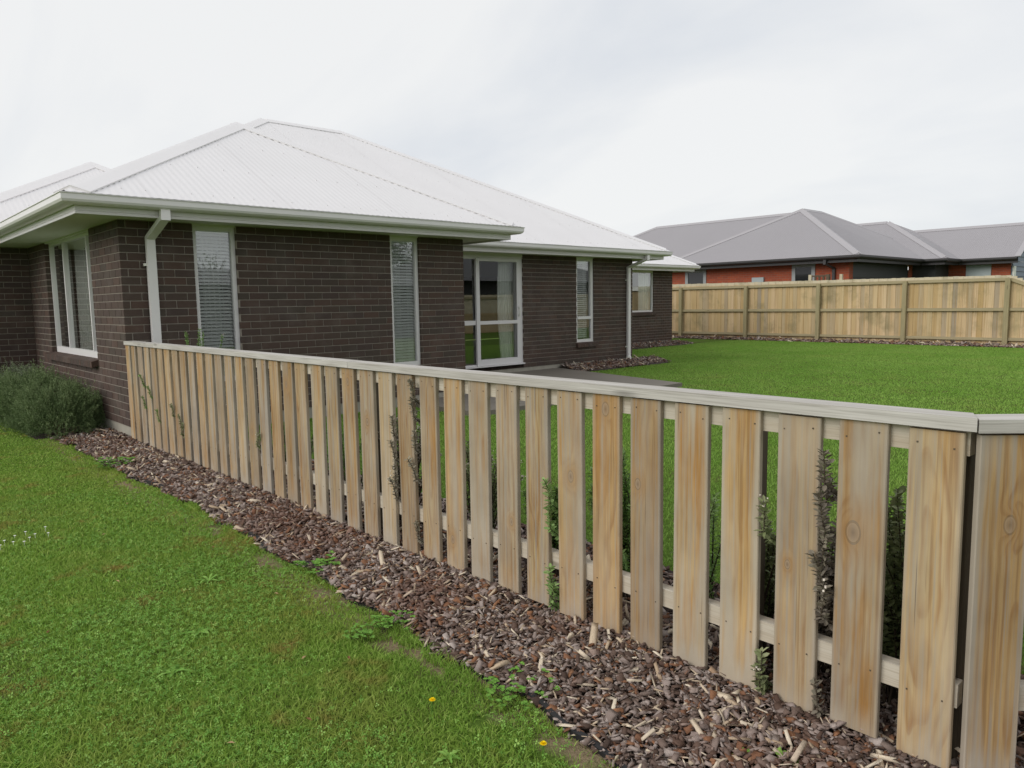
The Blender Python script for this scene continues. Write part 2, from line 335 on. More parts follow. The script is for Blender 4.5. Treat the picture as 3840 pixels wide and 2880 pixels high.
M['backgrass'] = foliage('back_lawn_grass', (0.215, 0.37, 0.065), (0.255, 0.425, 0.08), (0.33, 0.48, 0.12), 0.6, 0.3,
    [(0.5, 0.42, 0.68, 0.55, (0.15, 0.32, 0.035)), (1.3, 0.52, 0.72, 0.5, (0.33, 0.40, 0.10)), (6.0, 0.62, 0.75, 0.5, (0.36, 0.42, 0.14))])
M['clover'] = foliage('clover_leaf', (0.11, 0.25, 0.04), (0.20, 0.40, 0.065), (0.36, 0.56, 0.14), 0.5, 0.25)
M['rosemary'] = foliage('grey_green_needles', (0.08, 0.11, 0.06), (0.19, 0.24, 0.14), (0.36, 0.40, 0.28), 0.7, 0.15)
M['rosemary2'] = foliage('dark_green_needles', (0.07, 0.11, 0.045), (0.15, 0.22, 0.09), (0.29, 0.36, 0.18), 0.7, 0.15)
M['hebe_brown'] = foliage('bronze_leaf', (0.09, 0.075, 0.055), (0.18, 0.15, 0.12), (0.32, 0.30, 0.22), 0.5, 0.1)
M['hebe_olive'] = foliage('olive_leaf', (0.09, 0.12, 0.05), (0.19, 0.23, 0.10), (0.37, 0.38, 0.22), 0.5, 0.15)
M['hebe_green'] = foliage('green_leaf', (0.08, 0.16, 0.04), (0.16, 0.29, 0.075), (0.30, 0.42, 0.16), 0.5, 0.2)
M['weed'] = foliage('weed_leaf', (0.09, 0.22, 0.035), (0.16, 0.35, 0.055), (0.27, 0.48, 0.09), 0.5, 0.2)
M['tree'] = foliage('tree_leaf', (0.03, 0.06, 0.015), (0.06, 0.10, 0.025), (0.10, 0.15, 0.04), 0.6, 0.2)
M['drybrown'] = plain('dry_brown_leaf', (0.20, 0.10, 0.05), 0.8, 0.1)
M['drytan'] = plain('dry_tan_leaf', (0.42, 0.28, 0.16), 0.8, 0.1)
M['yellow'] = plain('yellow_petal', (0.90, 0.68, 0.01), 0.6, 0.1)
M['petal'] = plain('white_petal', (0.85, 0.85, 0.82), 0.6, 0.1)
M['twigflower'] = plain('cream_blossom', (0.75, 0.68, 0.60), 0.7, 0.1)
def mat_chip():
    m, t, b = newmat('bark_chip'); N = NT(t); p = N.pos()
    a = N.n('ShaderNodeAttribute', attribute_name='tone').outputs['Fac']
    c = N.ramp(a, [(0.0, (0.06, 0.04, 0.032)), (0.16, (0.13, 0.085, 0.066)), (0.36, (0.225, 0.172, 0.148)), (0.54, (0.335, 0.272, 0.245)), (0.66, (0.46, 0.395, 0.36)), (0.70, (0.20, 0.10, 0.06)), (0.84, (0.30, 0.145, 0.075)), (0.9, (0.50, 0.38, 0.26)), (1.0, (0.82, 0.72, 0.57))])
    red = N.noise(p, 1.4, 3); c = N.mix(N.mapr(red, 0.50, 0.66, 0.0, 0.7), c, N.mix(0.6, c, (0.17, 0.075, 0.045)))
    g = N.noise(p, 220, 3, 0.6); c = N.mix(N.mapr(g, 0.35, 0.7, 0.0, 0.35), c, N.mix(0.7, c, (0.03, 0.02, 0.016)))
    N.l(c, b.inputs['Base Color']); b.inputs['Roughness'].default_value = 0.85; b.inputs['Specular IOR Level'].default_value = 0.2
    N.bump(b, g, 0.4, 0.003); return m
M['chip'] = mat_chip()
def mat_soil():
    m, t, b = newmat('bed_soil'); N = NT(t); p = N.pos()
    c = N.mix(N.noise(p, 60, 5, 0.7), (0.025, 0.017, 0.013), (0.075, 0.05, 0.038)); N.l(c, b.inputs['Base Color']); b.inputs['Roughness'].default_value = 1.0
    N.bump(b, N.noise(p, 70, 4), 0.8, 0.02); return m
M['soil'] = mat_soil()
def mat_ground():
    m, t, b = newmat('turf_ground'); N = NT(t); p = N.pos()
    c = N.mix(N.noise(p, 35, 5, 0.7), (0.07, 0.125, 0.02), (0.12, 0.195, 0.035))
    c = N.mix(N.mapr(N.noise(p, 2.3, 4, 0.6), 0.52, 0.7), c, (0.10, 0.10, 0.035))
    q = N.sep(p); wob = N.m('MULTIPLY', N.m('SUBTRACT', N.noise(p, 11, 4, 0.6), 0.5), 0.22); nearedge = N.mapr(N.m('ABSOLUTE', N.m('ADD', N.m('ADD', q[0], 0.66), wob)), 0.04, 0.13, 1.0, 0.0)
    bare = N.mix(N.noise(p, 60, 5, 0.7), (0.17, 0.125, 0.075), (0.32, 0.255, 0.165)); c = N.mix(nearedge, c, bare)
    N.l(c, b.inputs['Base Color']); b.inputs['Roughness'].default_value = 1.0; b.inputs['Specular IOR Level'].default_value = 0.05
    N.bump(b, N.noise(p, 90, 4), 0.8, 0.02); return m
M['ground'] = mat_ground()
def mat_sand():
    m, t, b = newmat('bare_sandy_soil'); N = NT(t); p = N.pos()
    c = N.mix(N.noise(p, 40, 5, 0.7), (0.17, 0.125, 0.07), (0.31, 0.25, 0.155)); c = N.mix(N.mapr(N.noise(p, 9, 3), 0.5, 0.65, 0, 0.5), c, (0.13, 0.13, 0.045))
    N.l(c, b.inputs['Base Color']); b.inputs['Roughness'].default_value = 1.0
    N.bump(b, N.noise(p, 80, 4), 0.6, 0.015); return m
M['sand'] = mat_sand()
def mat_patio():
    m, t, b = newmat('patio_concrete'); N = NT(t); p = N.pos()
    c = N.mix(N.noise(p, 1.4, 5, 0.6), (0.155, 0.135, 0.11), (0.235, 0.21, 0.175)); c = N.mix(N.mapr(N.noise(p, 90, 3, 0.7), 0.4, 0.7, 0, 0.5), c, (0.12, 0.105, 0.09))
    N.l(c, b.inputs['Base Color']); b.inputs['Roughness'].default_value = 0.8; return m
M['patio'] = mat_patio()

# ------------------------------------------------------------------ the setting: ground, patio, beds
GZ = -0.15
g = MB(); g.face((-900, -900, GZ), (900, -900, GZ), (900, 900, GZ), (-900, 900, GZ))
tag(g.build('ground', M['ground']), 'flat grassy ground', 'ground', kind='structure')
p = MB(); P = [(3.6, 2.09), (8.86, 2.09), (8.05, -1.55), (3.6, -1.55)]
p.hexa([(x, y, GZ - 0.02) for x, y in P[::-1]] + [(x, y, -0.08) for x, y in P[::-1]])
tag(p.build('patio', M['patio']), 'grey concrete patio slab outside the sliding door', 'patio', kind='structure')
EDGE = [(-9.3, -0.70), (-8.4, -0.69), (-7.3, -0.65), (-6.95, -0.62), (-6.6, -0.60), (-6.2, -0.595), (-5.85, -0.575), (-5.2, -0.535), (-4.3, -0.53), (-3.25, -0.485), (-1.4, -0.56), (-0.4, -0.56), (0.4, -0.50), (0.9, -0.40)]
def edge_x(y): return np.interp(y, [a for a, _ in EDGE], [b for _, b in EDGE]) + 0.018 * np.sin(np.asarray(y) * 7.1) + 0.012 * np.sin(np.asarray(y) * 17.3 + 1)
bed = MB(); ys = np.linspace(-9.3, 0.9, 90)
for a, b in zip(ys[:-1], ys[1:]):
    bed.face((edge_x(a), a, GZ + 0.004), (0.85, a, GZ + 0.004), (0.85, b, GZ + 0.004), (edge_x(b), b, GZ + 0.004))
bed.face((-0.75, 0.9, GZ + 0.004), (-0.001, 0.9, GZ + 0.004), (-0.001, 4.76, GZ + 0.004), (-0.75, 4.76, GZ + 0.004))
bed.face((21.45, -6, GZ + 0.004), (22.6, -6, GZ + 0.004), (22.6, 12, GZ + 0.004), (21.45, 12, GZ + 0.004))
tag(bed.build('garden_bed', M['soil']), 'dark soil of the mulched garden beds', 'garden bed', kind='structure')
SAND = [(-0.70, -6.42, 0.05, 0.17), (-0.74, -6.12, 0.06, 0.12), (-0.72, -7.2, 0.07, 0.18), (-0.74, -7.5, 0.06, 0.16), (-0.62, -4.75, 0.05, 0.14), (-0.63, -5.45, 0.05, 0.16), (-0.60, -3.9, 0.04, 0.14), (-0.66, -2.2, 0.05, 0.2), (-0.80, -6.85, 0.05, 0.08)]
# mounded mulch base along the far walls
mb = MB()
def mound(x0, x1, y_wall, y_front, ztop, n=24):
    for k in range(n):
        a = x0 + (x1 - x0) * k / n; b = x0 + (x1 - x0) * (k + 1) / n
        yf = lambda x: y_front + 0.10 * math.sin(x * 3.1) - 0.15 * math.sin(math.pi * (x - x0) / (x1 - x0)) + (0.35 if x > x1 - 0.1 or x < x0 + 0.1 else 0) * 0
        mb.face((a, yf(a), GZ + 0.006), (b, yf(b), GZ + 0.006), (b, y_wall, ztop), (a, y_wall, ztop))
mound(8.87, 12.1, 2.09, 1.62, -0.055); mound(11.335, 18.6, 5.8, 5.3, -0.06)
tag(mb.build('mulch_mound', M['soil']), 'low mounded soil along the far house walls', 'garden bed', kind='structure')
#@@HOUSE
# ------------------------------------------------------------------ the brown brick house
HT = 2.236; CO = 0.086
house = thing('brick_house', (2.3, 2, GZ), 'dark brown brick bungalow with white corrugated hip roof behind the picket fence', 'house')
PATH = [(-0.9, 12.0), (-0.9, 4.77), (0, 4.77), (0, 0), (4.685, 0), (4.685, 2.09), (11.335, 2.09), (11.335, 5.8), (18.12, 5.8), (18.12, 12.0)]
def sweep(path, prof, name, mat, parent, closed=False):
    n = []
    for a, b in zip(path[:-1], path[1:]):
        d = Vector((b[0] - a[0], b[1] - a[1])).normalized(); n.append(Vector((d.y, -d.x)))
    m = MB(); rows = []
    for i, p in enumerate(path):
        n1 = n[max(i - 1, 0)]; n2 = n[min(i, len(n) - 1)]; o = (n1 + n2) / (1 + n1.dot(n2))
        rows.append(m.pt(*[(p[0] + o.x * d, p[1] + o.y * d, z) for d, z in prof]))
    k = len(prof)
    for r0, r1 in zip(rows[:-1], rows[1:]):
        for j in range(k if closed else k - 1): m.f.append((r0 + j, r1 + j, r1 + (j + 1) % k, r0 + (j + 1) % k))
    return m.build(name, mat, parent)
sweep(PATH, [(0.505, 2.375), (0.505, 2.292), (0.56, 2.287), (0.605, 2.294), (0.63, 2.308), (0.643, 2.33), (0.645, 2.378), (0.655, 2.384), (0.655, 2.39), (0.638, 2.39), (0.636, 2.34), (0.60, 2.305), (0.52, 2.30)], 'gutter', M['gutter'], house)
sweep(PATH, [(0.48, 2.212), (0.502, 2.212), (0.502, 2.236), (0.497, 2.240), (0.502, 2.244), (0.502, 2.38), (0.48, 2.38)], 'fascia', M['fascia'], house, True)
sf = MB()
for x0, x1, y0, y1 in [(-0.482, 5.167, -0.482, 1.608), (-0.482, 11.817, 1.608, 5.318), (-1.382, -0.482, 4.288, 5.318), (-1.382, 18.602, 5.318, 12.4)]:
    sf.face((x0, y0, HT), (x0, y1, HT), (x1, y1, HT), (x1, y0, HT))
sf.build('soffit', M['soffit'], house)
fl = MB()
for x0, x1, y0, y1 in [(0.08, 4.6, 0.08, 2.17), (0.08, 11.25, 2.17, 5.88), (0.08, 18.04, 5.88, 11.9)]: fl.face((x0, y0, -0.02), (x1, y0, -0.02), (x1, y1, -0.02), (x0, y1, -0.02))
fl.build('floor_slab', M['inside'], house)
sweep([(a, b) for a, b in PATH], [(-0.04, GZ - 0.05), (-0.012, GZ - 0.05), (-0.012, -0.003), (-0.04, -0.003)], 'foundation', M['concrete'], house, True)

# walls: mortar panels with real bricks in front
BR = []   # every brick: (score, wall key, W, u0, u1, z0)
walls = {}
def make_wall(key, a, b, opens, rows, trim0=0.0, trim1=0.0):
    L = math.hypot(b[0] - a[0], b[1] - a[1]); ux, uy = (b[0] - a[0]) / L, (b[1] - a[1]) / L
    W = wallframe(a[0], a[1], ux, uy); m = MB()
    us = sorted({trim0, L - trim1, *[o[0] for o in opens], *[o[1] for o in opens]})
    for u0, u1 in zip(us[:-1], us[1:]):
        side = not any(o[0] <= u0 + 1e-6 and o[1] >= u1 - 1e-6 for o in opens)
        e0 = 0.002 if side and any(abs(o[1] - u0) < 1e-6 for o in opens) else 0.0; e1 = 0.002 if side and any(abs(o[0] - u1) < 1e-6 for o in opens) else 0.0
        zs = [(0.0, HT)]
        for o in opens:
            if o[0] <= u0 + 1e-6 and o[1] >= u1 - 1e-6:
                nz = []
                for z0, z1 in zs:
                    if o[2] > z0: nz.append((z0, min(z1, o[2])))
                    if o[3] < z1: nz.append((max(z0, o[3]), z1))
                zs = [q for q in nz if q[1] - q[0] > 1e-4]
        for z0, z1 in zs: m.obox(W, u0 + e0, u1 - e1, -0.075, -0.007, z0, z1)
    ob = m.build('wall', M['mortar'], house); walls[key] = (ob, W, math.atan2(uy, ux))
    for i in range(26):
        z0 = i * CO; z1 = z0 + 0.076
        free = [(0.0, L)]
        for o in opens:
            if o[2] < z1 - 0.01 and o[3] > z0 + 0.01:
                nf = []
                for f0, f1 in free:
                    if o[0] > f0: nf.append((f0, min(f1, o[0])))
                    if o[1] < f1: nf.append((max(f0, o[1]), f1))
                free = [q for q in nf if q[1] - q[0] > 0.008]
        st, first, rev = rows[i % 2]      # start of the row, length of its first brick, counted from the far end?
        cuts = []; u = st; ln = first
        while u < L - 0.02:
            cuts.append((u, min(u + ln, L))); u += ln + 0.01; ln = 0.23
        if rev: cuts = [(L - q1, L - q0) for q0, q1 in cuts]
        for q0, q1 in cuts:
            for f0, f1 in free:
                c0, c1 = max(q0, f0), min(q1, f1)
                if c1 - c0 > 0.008:
                    c = W((c0 + c1) / 2, 0, (z0 + z1) / 2); v = c - CAM; d = v.length; nn = W(0, 1, 0) - W(0, 0, 0)
                    vis = -nn.dot(v) / d
                    if c.x > 0.02:    # hidden behind the picket fence?
                        k = (0 - CAM.x) / (c.x - CAM.x); q = CAM + (c - CAM) * k
                        if q.y < 0 and q.z < 0.96: vis *= 0.05
                    BR.append((vis * (c1 - c0) / d ** 2, key, c0, c1, z0))
EVEN_A = (0.0, 0.19, False); ODD_A = (0.08, 0.23, False)
A1 = (0.772, 1.265, 5 * CO - 0.008, HT); A2 = (3.405, 3.882, 5 * CO - 0.008, HT)
make_wall('A', (0, 0), (4.685, 0), [A1, A2], [EVEN_A, ODD_A], 0.007, 0.007)
LW = (4.77 - 3.62, 4.77 - 1.19, 8 * CO - 0.008, HT)
make_wall('left', (0, 4.77), (0, 0), [LW], [(0.08, 0.23, True), (0.0, 0.19, True)], 0.0, 0.076)
make_wall('D', (-0.9, 4.77), (0, 4.77), [], [(0.0, 0.19, False), (0.08, 0.23, False)], 0.007, 0.0)
make_wall('aside', (4.685, 0), (4.685, 2.09), [], [(0.08, 0.11, False), (0.08, 0.23, False)], 0.076, 0.0)
DO = (0.55, 3.195, 0.075, HT); BW = (9.445 - 4.685, 10.005 - 4.685, 5 * CO - 0.008, HT)
make_wall('B', (4.685, 2.09), (11.335, 2.09), [DO, BW], [EVEN_A, (0.0, 0.07, False)], 0.0, 0.007)
make_wall('bside', (11.335, 2.09), (11.335, 5.8), [], [(0.08, 0.11, False), (0.08, 0.23, False)], 0.076, 0.0)
CWn = (15.75 - 11.335, 17.11 - 11.335, 11 * CO - 0.008, HT)
make_wall('C', (11.335, 5.8), (18.12, 5.8), [CWn], [EVEN_A, (0.0, 0.07, False)], 0.0, 0.007)
make_wall('lside', (-0.9, 12.0), (-0.9, 4.77), [], [(0.08, 0.23, True), (0.0, 0.19, True)], 0.0, 0.076)
make_wall('cside', (18.12, 5.8), (18.12, 12.0), [], [(0.08, 0.11, False), (0.08, 0.23, False)], 0.076, 0.0)
cl = MB()
for x0, x1, y0, y1 in [(-0.9, 18.12, 12.0, 12.07)]: cl.box(x0, x1, y0, y1, 0, HT)
cl.build('wall', M['brick'], house)
BR.sort(key=lambda b: -b[0])
cube = MB(); cube.box(0, 1, 0, 1, 0, 1); brick_me = cube.mesh('brick', M['brick'])
for s, key, c0, c1, z0 in BR[:300]:
    ob, W, ang = walls[key]
    put('brick', brick_me, ob, W(c0, 0, z0), rot=(0, 0, ang), scale=(c1 - c0, 0.068, 0.076))
for key, (ob, W, ang) in walls.items():
    m = MB()
    for s, k2, c0, c1, z0 in BR[300:]:
        if k2 == key: m.obox(W, c0, c1, -0.068, 0.0, z0, z0 + 0.076)
    if m.v: tag(m.build('brick_courses', M['brick'], ob), kind='stuff')

# windows and the sliding door
def slab(m, W, u0, u1, z0, z1, n0, n1): m.obox(W, u0, u1, n0, n1, z0, z1)
def window(key, o, panes, name='window', label=None, fw=0.045, rec=0.035, head=0.02):
    """o = opening; panes = list of (u0,u1,z0,z1) glass areas with a frame of width fw round each"""
    ob, W, ang = walls[key]; u0, u1, z0, z1 = o; z1 -= head
    f = MB(); n0, n1 = -rec - 0.06, -rec
    uu = sorted({round(x, 4) for q in panes for x in q[:2]})
    # outer frame
    pu0 = min(q[0] for q in panes); pu1 = max(q[1] for q in panes); pz0 = min(q[2] for q in panes); pz1 = max(q[3] for q in panes)
    slab(f, W, u0, pu0, z0, z1, n0, n1); slab(f, W, pu1, u1, z0, z1, n0, n1)
    slab(f, W, pu0, pu1, z0, pz0, n0, n1 - 0.001); slab(f, W, pu0, pu1, pz1, z1, n0, n1 - 0.001)
    w = f.build(name, M['frame'], house)
    if label: w['label'] = label
    hd = MB(); slab(hd, W, u0, u1, z1, z1 + head, -0.1, -0.012); hd.build('head_trim', M['soffit'], w)
    for q in panes:
        g = MB(); g.face(W(q[0], -rec - 0.03, q[2]), W(q[1], -rec - 0.03, q[2]), W(q[1], -rec - 0.03, q[3]), W(q[0], -rec - 0.03, q[3]))
        g.build('pane', M['glass'], w)
    rv = MB(); d = 0.32    # plaster reveal behind the frame
    rv.face(W(u0, n0, z0), W(u0, -d, z0), W(u0, -d, z1), W(u0, n0, z1)); rv.face(W(u1, n0, z0), W(u1, n0, z1), W(u1, -d, z1), W(u1, -d, z0))
    rv.face(W(u0, n0, z0), W(u1, n0, z0), W(u1, -d, z0), W(u0, -d, z0))
    rv.build('reveal', M['frame'], w)
    return w, W
def bars(w, W, lst, rec=0.035, mat=None, name='mullion', d=0.06):
    for (u0, u1, z0, z1) in lst:
        m = MB(); slab(m, W, u0, u1, z0, z1, -rec - d, -rec + 0.004); m.build(name, mat or M['frame'], w)
def blind(w, W, u0, u1, z0, z1, pitch=0.0405, n=-0.10, tilt=0.62):
    cs, sn = math.cos(tilt) * 0.025, math.sin(tilt) * 0.025
    me = None; z = z1
    um = (u0 + u1) / 2
    while z > z0:
        if me is None:
            m = MB(); c = W(um, n, z)
            a = [W(u0, n - cs, z + sn), W(u1, n - cs, z + sn), W(u1, n + cs, z - sn), W(u0, n + cs, z - sn)]
            m.hexa([p - Vector((0, 0, 0.0014)) for p in a] + [p + Vector((0, 0, 0.0014)) for p in a]); me = m.mesh('slat', M['blind'], c)
        put('slat', me, w, W(um, n, z)); z -= pitch
    m = MB()
    for u in (u0 + 0.08, u1 - 0.08): m.obox(W, u - 0.002, u + 0.002, n - 0.028, n - 0.026, z0, z1 + 0.02)
    m.build('ladder_cord', M['blind'], w)
    m = MB(); m.obox(W, u0, u1, n - 0.03, n + 0.03, z1 + 0.02, z1 + 0.06); m.build('headrail', M['blind'], w)
def curtain(w, W, u0, u1, z0, z1, n=-0.22, folds=7, amp=0.035, taper=0.0):
    m = MB(); k = folds * 8; rows = []
    for j in range(7):
        t = j / 6; row = []
        for i in range(k + 1):
            s = i / k; u = u0 + (u1 - u0) * s + taper * (1 - s) * (t - 0.4) ** 2
            row.append(W(u, n + amp * (0.6 + 0.4 * t) * math.sin(2 * math.pi * folds * s + 0.8 * math.sin(5 * s)) , z1 + (z0 - z1) * t))
        rows.append(m.pt(*row))
    for r0, r1 in zip(rows[:-1], rows[1:]):
        for i in range(k): m.f.append((r0 + i, r0 + i + 1, r1 + i + 1, r1 + i))
    m.build('curtain', M['curtain'], w, smooth=True)
def sill_bricks(w, W, u0, u1, ztop, out=0.055):
    n = max(2, round((u1 - u0) / 0.086)); st = (u1 - u0) / n; me = None
    for i in range(n):
        u = u0 + i * st
        if me is None:
            m = MB(); z = ztop
            m.hexa([W(u, -0.04, z - 0.076), W(u + st - 0.01, -0.04, z - 0.076), W(u + st - 0.01, out, z - 0.10), W(u, out, z - 0.10), W(u, -0.04, z), W(u + st - 0.01, -0.04, z), W(u + st - 0.01, out, z - 0.028), W(u, out, z - 0.028)])
            me = m.mesh('sill_brick', M['brick'], W(u, 0, ztop))
        put('sill_brick', me, w, W(u, 0, ztop))
    m = MB(); m.hexa([W(u0 + 0.004, -0.04, ztop - 0.07), W(u1 - 0.014, -0.04, ztop - 0.07), W(u1 - 0.014, out - 0.006, ztop - 0.096), W(u0 + 0.004, out - 0.006, ztop - 0.096), W(u0 + 0.004, -0.04, ztop - 0.006), W(u1 - 0.014, -0.04, ztop - 0.006), W(u1 - 0.014, out - 0.006, ztop - 0.034), W(u0 + 0.004, out - 0.006, ztop - 0.034)])
    m.build('sill_mortar', M['mortar'], w)
for key, o, lab in (('A', A1, 'tall narrow window beside the downpipe with white venetian blind'), ('A', A2, 'tall narrow window near the wall end with white venetian blind')):
    w, W = window(key, o, [(o[0] + 0.048, o[1] - 0.048, o[2] + 0.06, o[3] - 0.075)], label=lab)
    blind(w, W, o[0] + 0.05, o[1] - 0.055, o[2] + 0.06, o[3] - 0.11)
    curtain(w, W, o[0] + 0.22, o[1] - 0.06, 0.1, 2.1, n=-0.38, folds=4)
# left window: fixed light between two sliders, curtains inside
o = LW; y2u = lambda y: 4.77 - y
panes = [(y2u(3.585), y2u(2.84), 0.77, 2.18), (y2u(2.80), y2u(1.61), 0.77, 2.18), (y2u(1.575), y2u(1.23), 0.77, 2.18)]
w, W = window('left', o, panes, label='wide three-light window in the side wall above the bush', rec=0.06)
bars(w, W, [(y2u(2.84), y2u(2.80), 0.77, 2.18), (y2u(1.61), y2u(1.575), 0.77, 2.18)], rec=0.062, d=0.03)
curtain(w, W, y2u(2.62), y2u(1.80), 0.5, 2.15, folds=9, n=-0.17); curtain(w, W, y2u(3.5), y2u(3.2), 0.5, 2.15, folds=4)
sill_bricks(w, W, y2u(3.78), y2u(1.17), 0.695, 0.075)
# sliding door
o = DO; x2u = lambda x: x - 4.685
dz0 = 0.075
d, W = window('B', o, [(x2u(5.32), x2u(6.67), 0.125, 2.115), (x2u(6.755), x2u(7.715), 0.215, 2.08)], name='sliding_door', label='aluminium framed sliding glass door onto the patio', rec=0.03, head=0.05)
bars(d, W, [(x2u(6.67), x2u(6.755), 0.09, 2.13), (x2u(6.755), x2u(7.715), 0.10, 0.215), (x2u(6.755), x2u(7.715), 0.885, 0.95), (x2u(6.755), x2u(7.715), 2.08, 2.14), (x2u(7.715), x2u(7.78), 0.10, 2.14)], rec=0.005, name='door_stile', d=0.045)
bars(d, W, [(x2u(5.32), x2u(6.67), 0.88, 0.965)], rec=0.03, name='transom')
m = MB(); m.obox(W, x2u(5.25), x2u(7.87), -0.06, 0.045, 0.072, 0.098); m.build('door_sill', M['frame'], d)
m = MB(); m.tube([W(x2u(7.745), 0.0, 1.205), W(x2u(7.745), 0.035, 1.19), W(x2u(7.752), 0.045, 1.12), W(x2u(7.745), 0.035, 1.04), W(x2u(7.745), 0.0, 1.03)], 0.011, 6); m.build('handle', M['white'], d, smooth=True)
curtain(d, W, x2u(7.38), x2u(7.90), 0.06, 2.12, folds=8, amp=0.04, taper=0.25)
n = 31; st = 2.645 / n; me = None
for i in range(n):
    u = o[0] + i * st
    if me is None: q = MB(); q.obox(W, u, u + st - 0.01, -0.05, 0.0, -0.004, 0.066); me = q.mesh('sill_brick', M['brick'], W(u, 0, 0))
    put('sill_brick', me, d, W(u, 0, 0))
# B window with transom
o = BW
w, W = window('B', o, [(o[0] + 0.05, o[1] - 0.085, 0.965, 2.15), (o[0] + 0.05, o[1] - 0.07, 0.485, 0.915)], label='narrow window with transom and white venetian blind by the far downpipe', rec=0.03)
bars(w, W, [(o[0] + 0.05, o[1] - 0.045, 0.915, 0.975)], rec=0.02, name='transom')
bars(w, W, [(o[1] - 0.087, o[1] - 0.045, 0.965, 2.15)], rec=0.028, name='sash_stile')
blind(w, W, o[0] + 0.055, o[1] - 0.14, 0.5, 2.10, pitch=0.0435)
sill_bricks(w, W, o[0] - 0.02, o[1] + 0.09, 0.415)
# C window
o = CWn
w, W = window('C', o, [(o[0] + 0.05, o[1] - 0.05, 0.99, 2.16)], label='curtained window in the farthest visible brick wall', rec=0.03)
bars(w, W, [(o[0] + 0.05, x2u(16.36) + 4.685 - 11.335, 1.60, 1.72)], rec=0.03, name='transom')
curtain(w, W, 16.52 - 11.335, 17.28 - 11.335, 0.6, 2.14, folds=7, n=-0.16)
sill_bricks(w, W, o[0] - 0.03, o[1] + 0.1, 0.925)

# downpipes
def downpipe(x0, wid, yw, zfoot, foot, label):
    m = MB(); yo = yw - 0.573; xc = x0 + wid / 2; dp = 0.05
    m.box(x0, x0 + wid, yw - 0.075, yw - 0.02, zfoot, 2.055)
    a = Vector((xc, yw - 0.0475, 2.05)); b = Vector((xc, yo, 2.215)); m.beam(a + Vector((0, 0.015, -0.012)), b - Vector((0, 0.012, -0.005)), wid * 0.985, dp)
    m.box(x0 - 0.001, x0 + wid + 0.001, yo - 0.03, yo + 0.03, 2.185, 2.30)
    d = m.build('downpipe', M['gutter'], house); d['label'] = label
    for z in (1.76, 0.25):
        q = MB(); q.box(x0 - 0.028, x0 - 0.001, yw - 0.05, yw - 0.004, z - 0.014, z + 0.014); q.build('bracket', M['white'], d)
    if foot:
        q = MB(); n = 14; q.tube([(xc, yw - 0.05, GZ - 0.01), (xc, yw - 0.05, -0.01), (xc, yw - 0.05, 0.03)], [0.062, 0.062, 0.055], n); q.build('pipe_socket', M['white'], d)
downpipe(0.255, 0.09, 0.0, -0.14, False, 'flat white downpipe with kinked top beside the house corner')
downpipe(11.10, 0.085, 2.09, 0.0, True, 'slim white downpipe at the far end of the middle wall')

# roofs
def face_normal(up, tan): return Vector((-up[0] * tan, -up[1] * tan, 1)).normalized()
def roof_face(roof, a, b, up, tan, z0, sfun, mat, pitch=0.0762, amp=0.0013, per=6, sheet=0.762, name='roof_sheet', screws=None):
    L = math.hypot(b[0] - a[0], b[1] - a[1]); du = ((b[0] - a[0]) / L, (b[1] - a[1]) / L); N = face_normal(up, tan)
    k = 0; u0 = 0.0
    while u0 < L - 1e-3:
        u1 = min(u0 + sheet + 0.03, L); n = max(2, int((u1 - u0) / (pitch / per)) + 1); V = []; F = []
        us = np.linspace(u0, u1, n)
        if max(sfun(u) for u in us) > 0.03:
            for u in us:
                s = max(sfun(u), 0.0); h = amp * math.cos(2 * math.pi * u / pitch) + 0.0016 * (k % 2)
                for ss in (-0.03, s):
                    V.append((a[0] + du[0] * u + up[0] * ss + N.x * h, a[1] + du[1] * u + up[1] * ss + N.y * h, z0 + tan * ss + N.z * h))
            for i in range(n - 1): F.append((2 * i, 2 * i + 2, 2 * i + 3, 2 * i + 1))
            V = np.array(V) - np.array(wl(roof))
            put(name, np_mesh(name, V, F, mat, smooth=True), roof)
        u0 += sheet; k += 1
    if screws is not None:
        for s in (0.14, 0.95, 1.85, 2.75, 3.7, 4.6):
            u = 0.0762
            while u < L:
                if sfun(u) > s + 0.12:
                    c = Vector((a[0] + du[0] * u + up[0] * s, a[1] + du[1] * u + up[1] * s, z0 + tan * s)) + N * (amp + 0.002)
                    screws.box(c.x - 0.006, c.x + 0.006, c.y - 0.006, c.y + 0.006, c.z - 0.006, c.z + 0.005)
                u += 0.0762 * (3 if s < 0.2 else 4)
def cap(roof, p0, p1, upA, upB, tan, mat, wid=0.19, lift=0.024, name='ridge_cap', scallop=True):
    p0 = Vector(p0); p1 = Vector(p1); d = (p1 - p0); p0 = p0 + d.normalized() * 0.10; d = p1 - p0; L = d.length; d.normalize(); V = []; F = []
    sides = []
    for up in (upA, upB):
        N = face_normal(up, tan); s = N.cross(d); s = -s if s.z > 0 else s; sides.append((s.normalized(), N))
    n = max(2, int(L / 0.054)); ks = 0
    for i in range(n + 1):
        c = p0 + d * (L * i / n); q = 0.013 if (i % 2 == 0 or not scallop) else 0.003
        row = [c + sides[0][0] * wid + sides[0][1] * (q - 0.006), c + sides[0][0] * (wid - 0.004) + sides[0][1] * 0.018, c + sides[0][0] * 0.035 + sides[0][1] * 0.022,
               c + Vector((0, 0, lift)), c + sides[1][0] * 0.035 + sides[1][1] * 0.022, c + sides[1][0] * (wid - 0.004) + sides[1][1] * 0.018, c + sides[1][0] * wid + sides[1][1] * (q - 0.006)]
        V += row
    for i in range(n):
        for j in range(6): F.append((7 * i + j, 7 * i + 7 + j, 7 * i + 8 + j, 7 * i + 1 + j))
    ends = [tuple(range(7)), tuple(range(len(V) - 1, len(V) - 8, -1))]
    m = MB(); m.v = [tuple(v) for v in V]; m.f = F + ends; m.build(name, mat, roof)
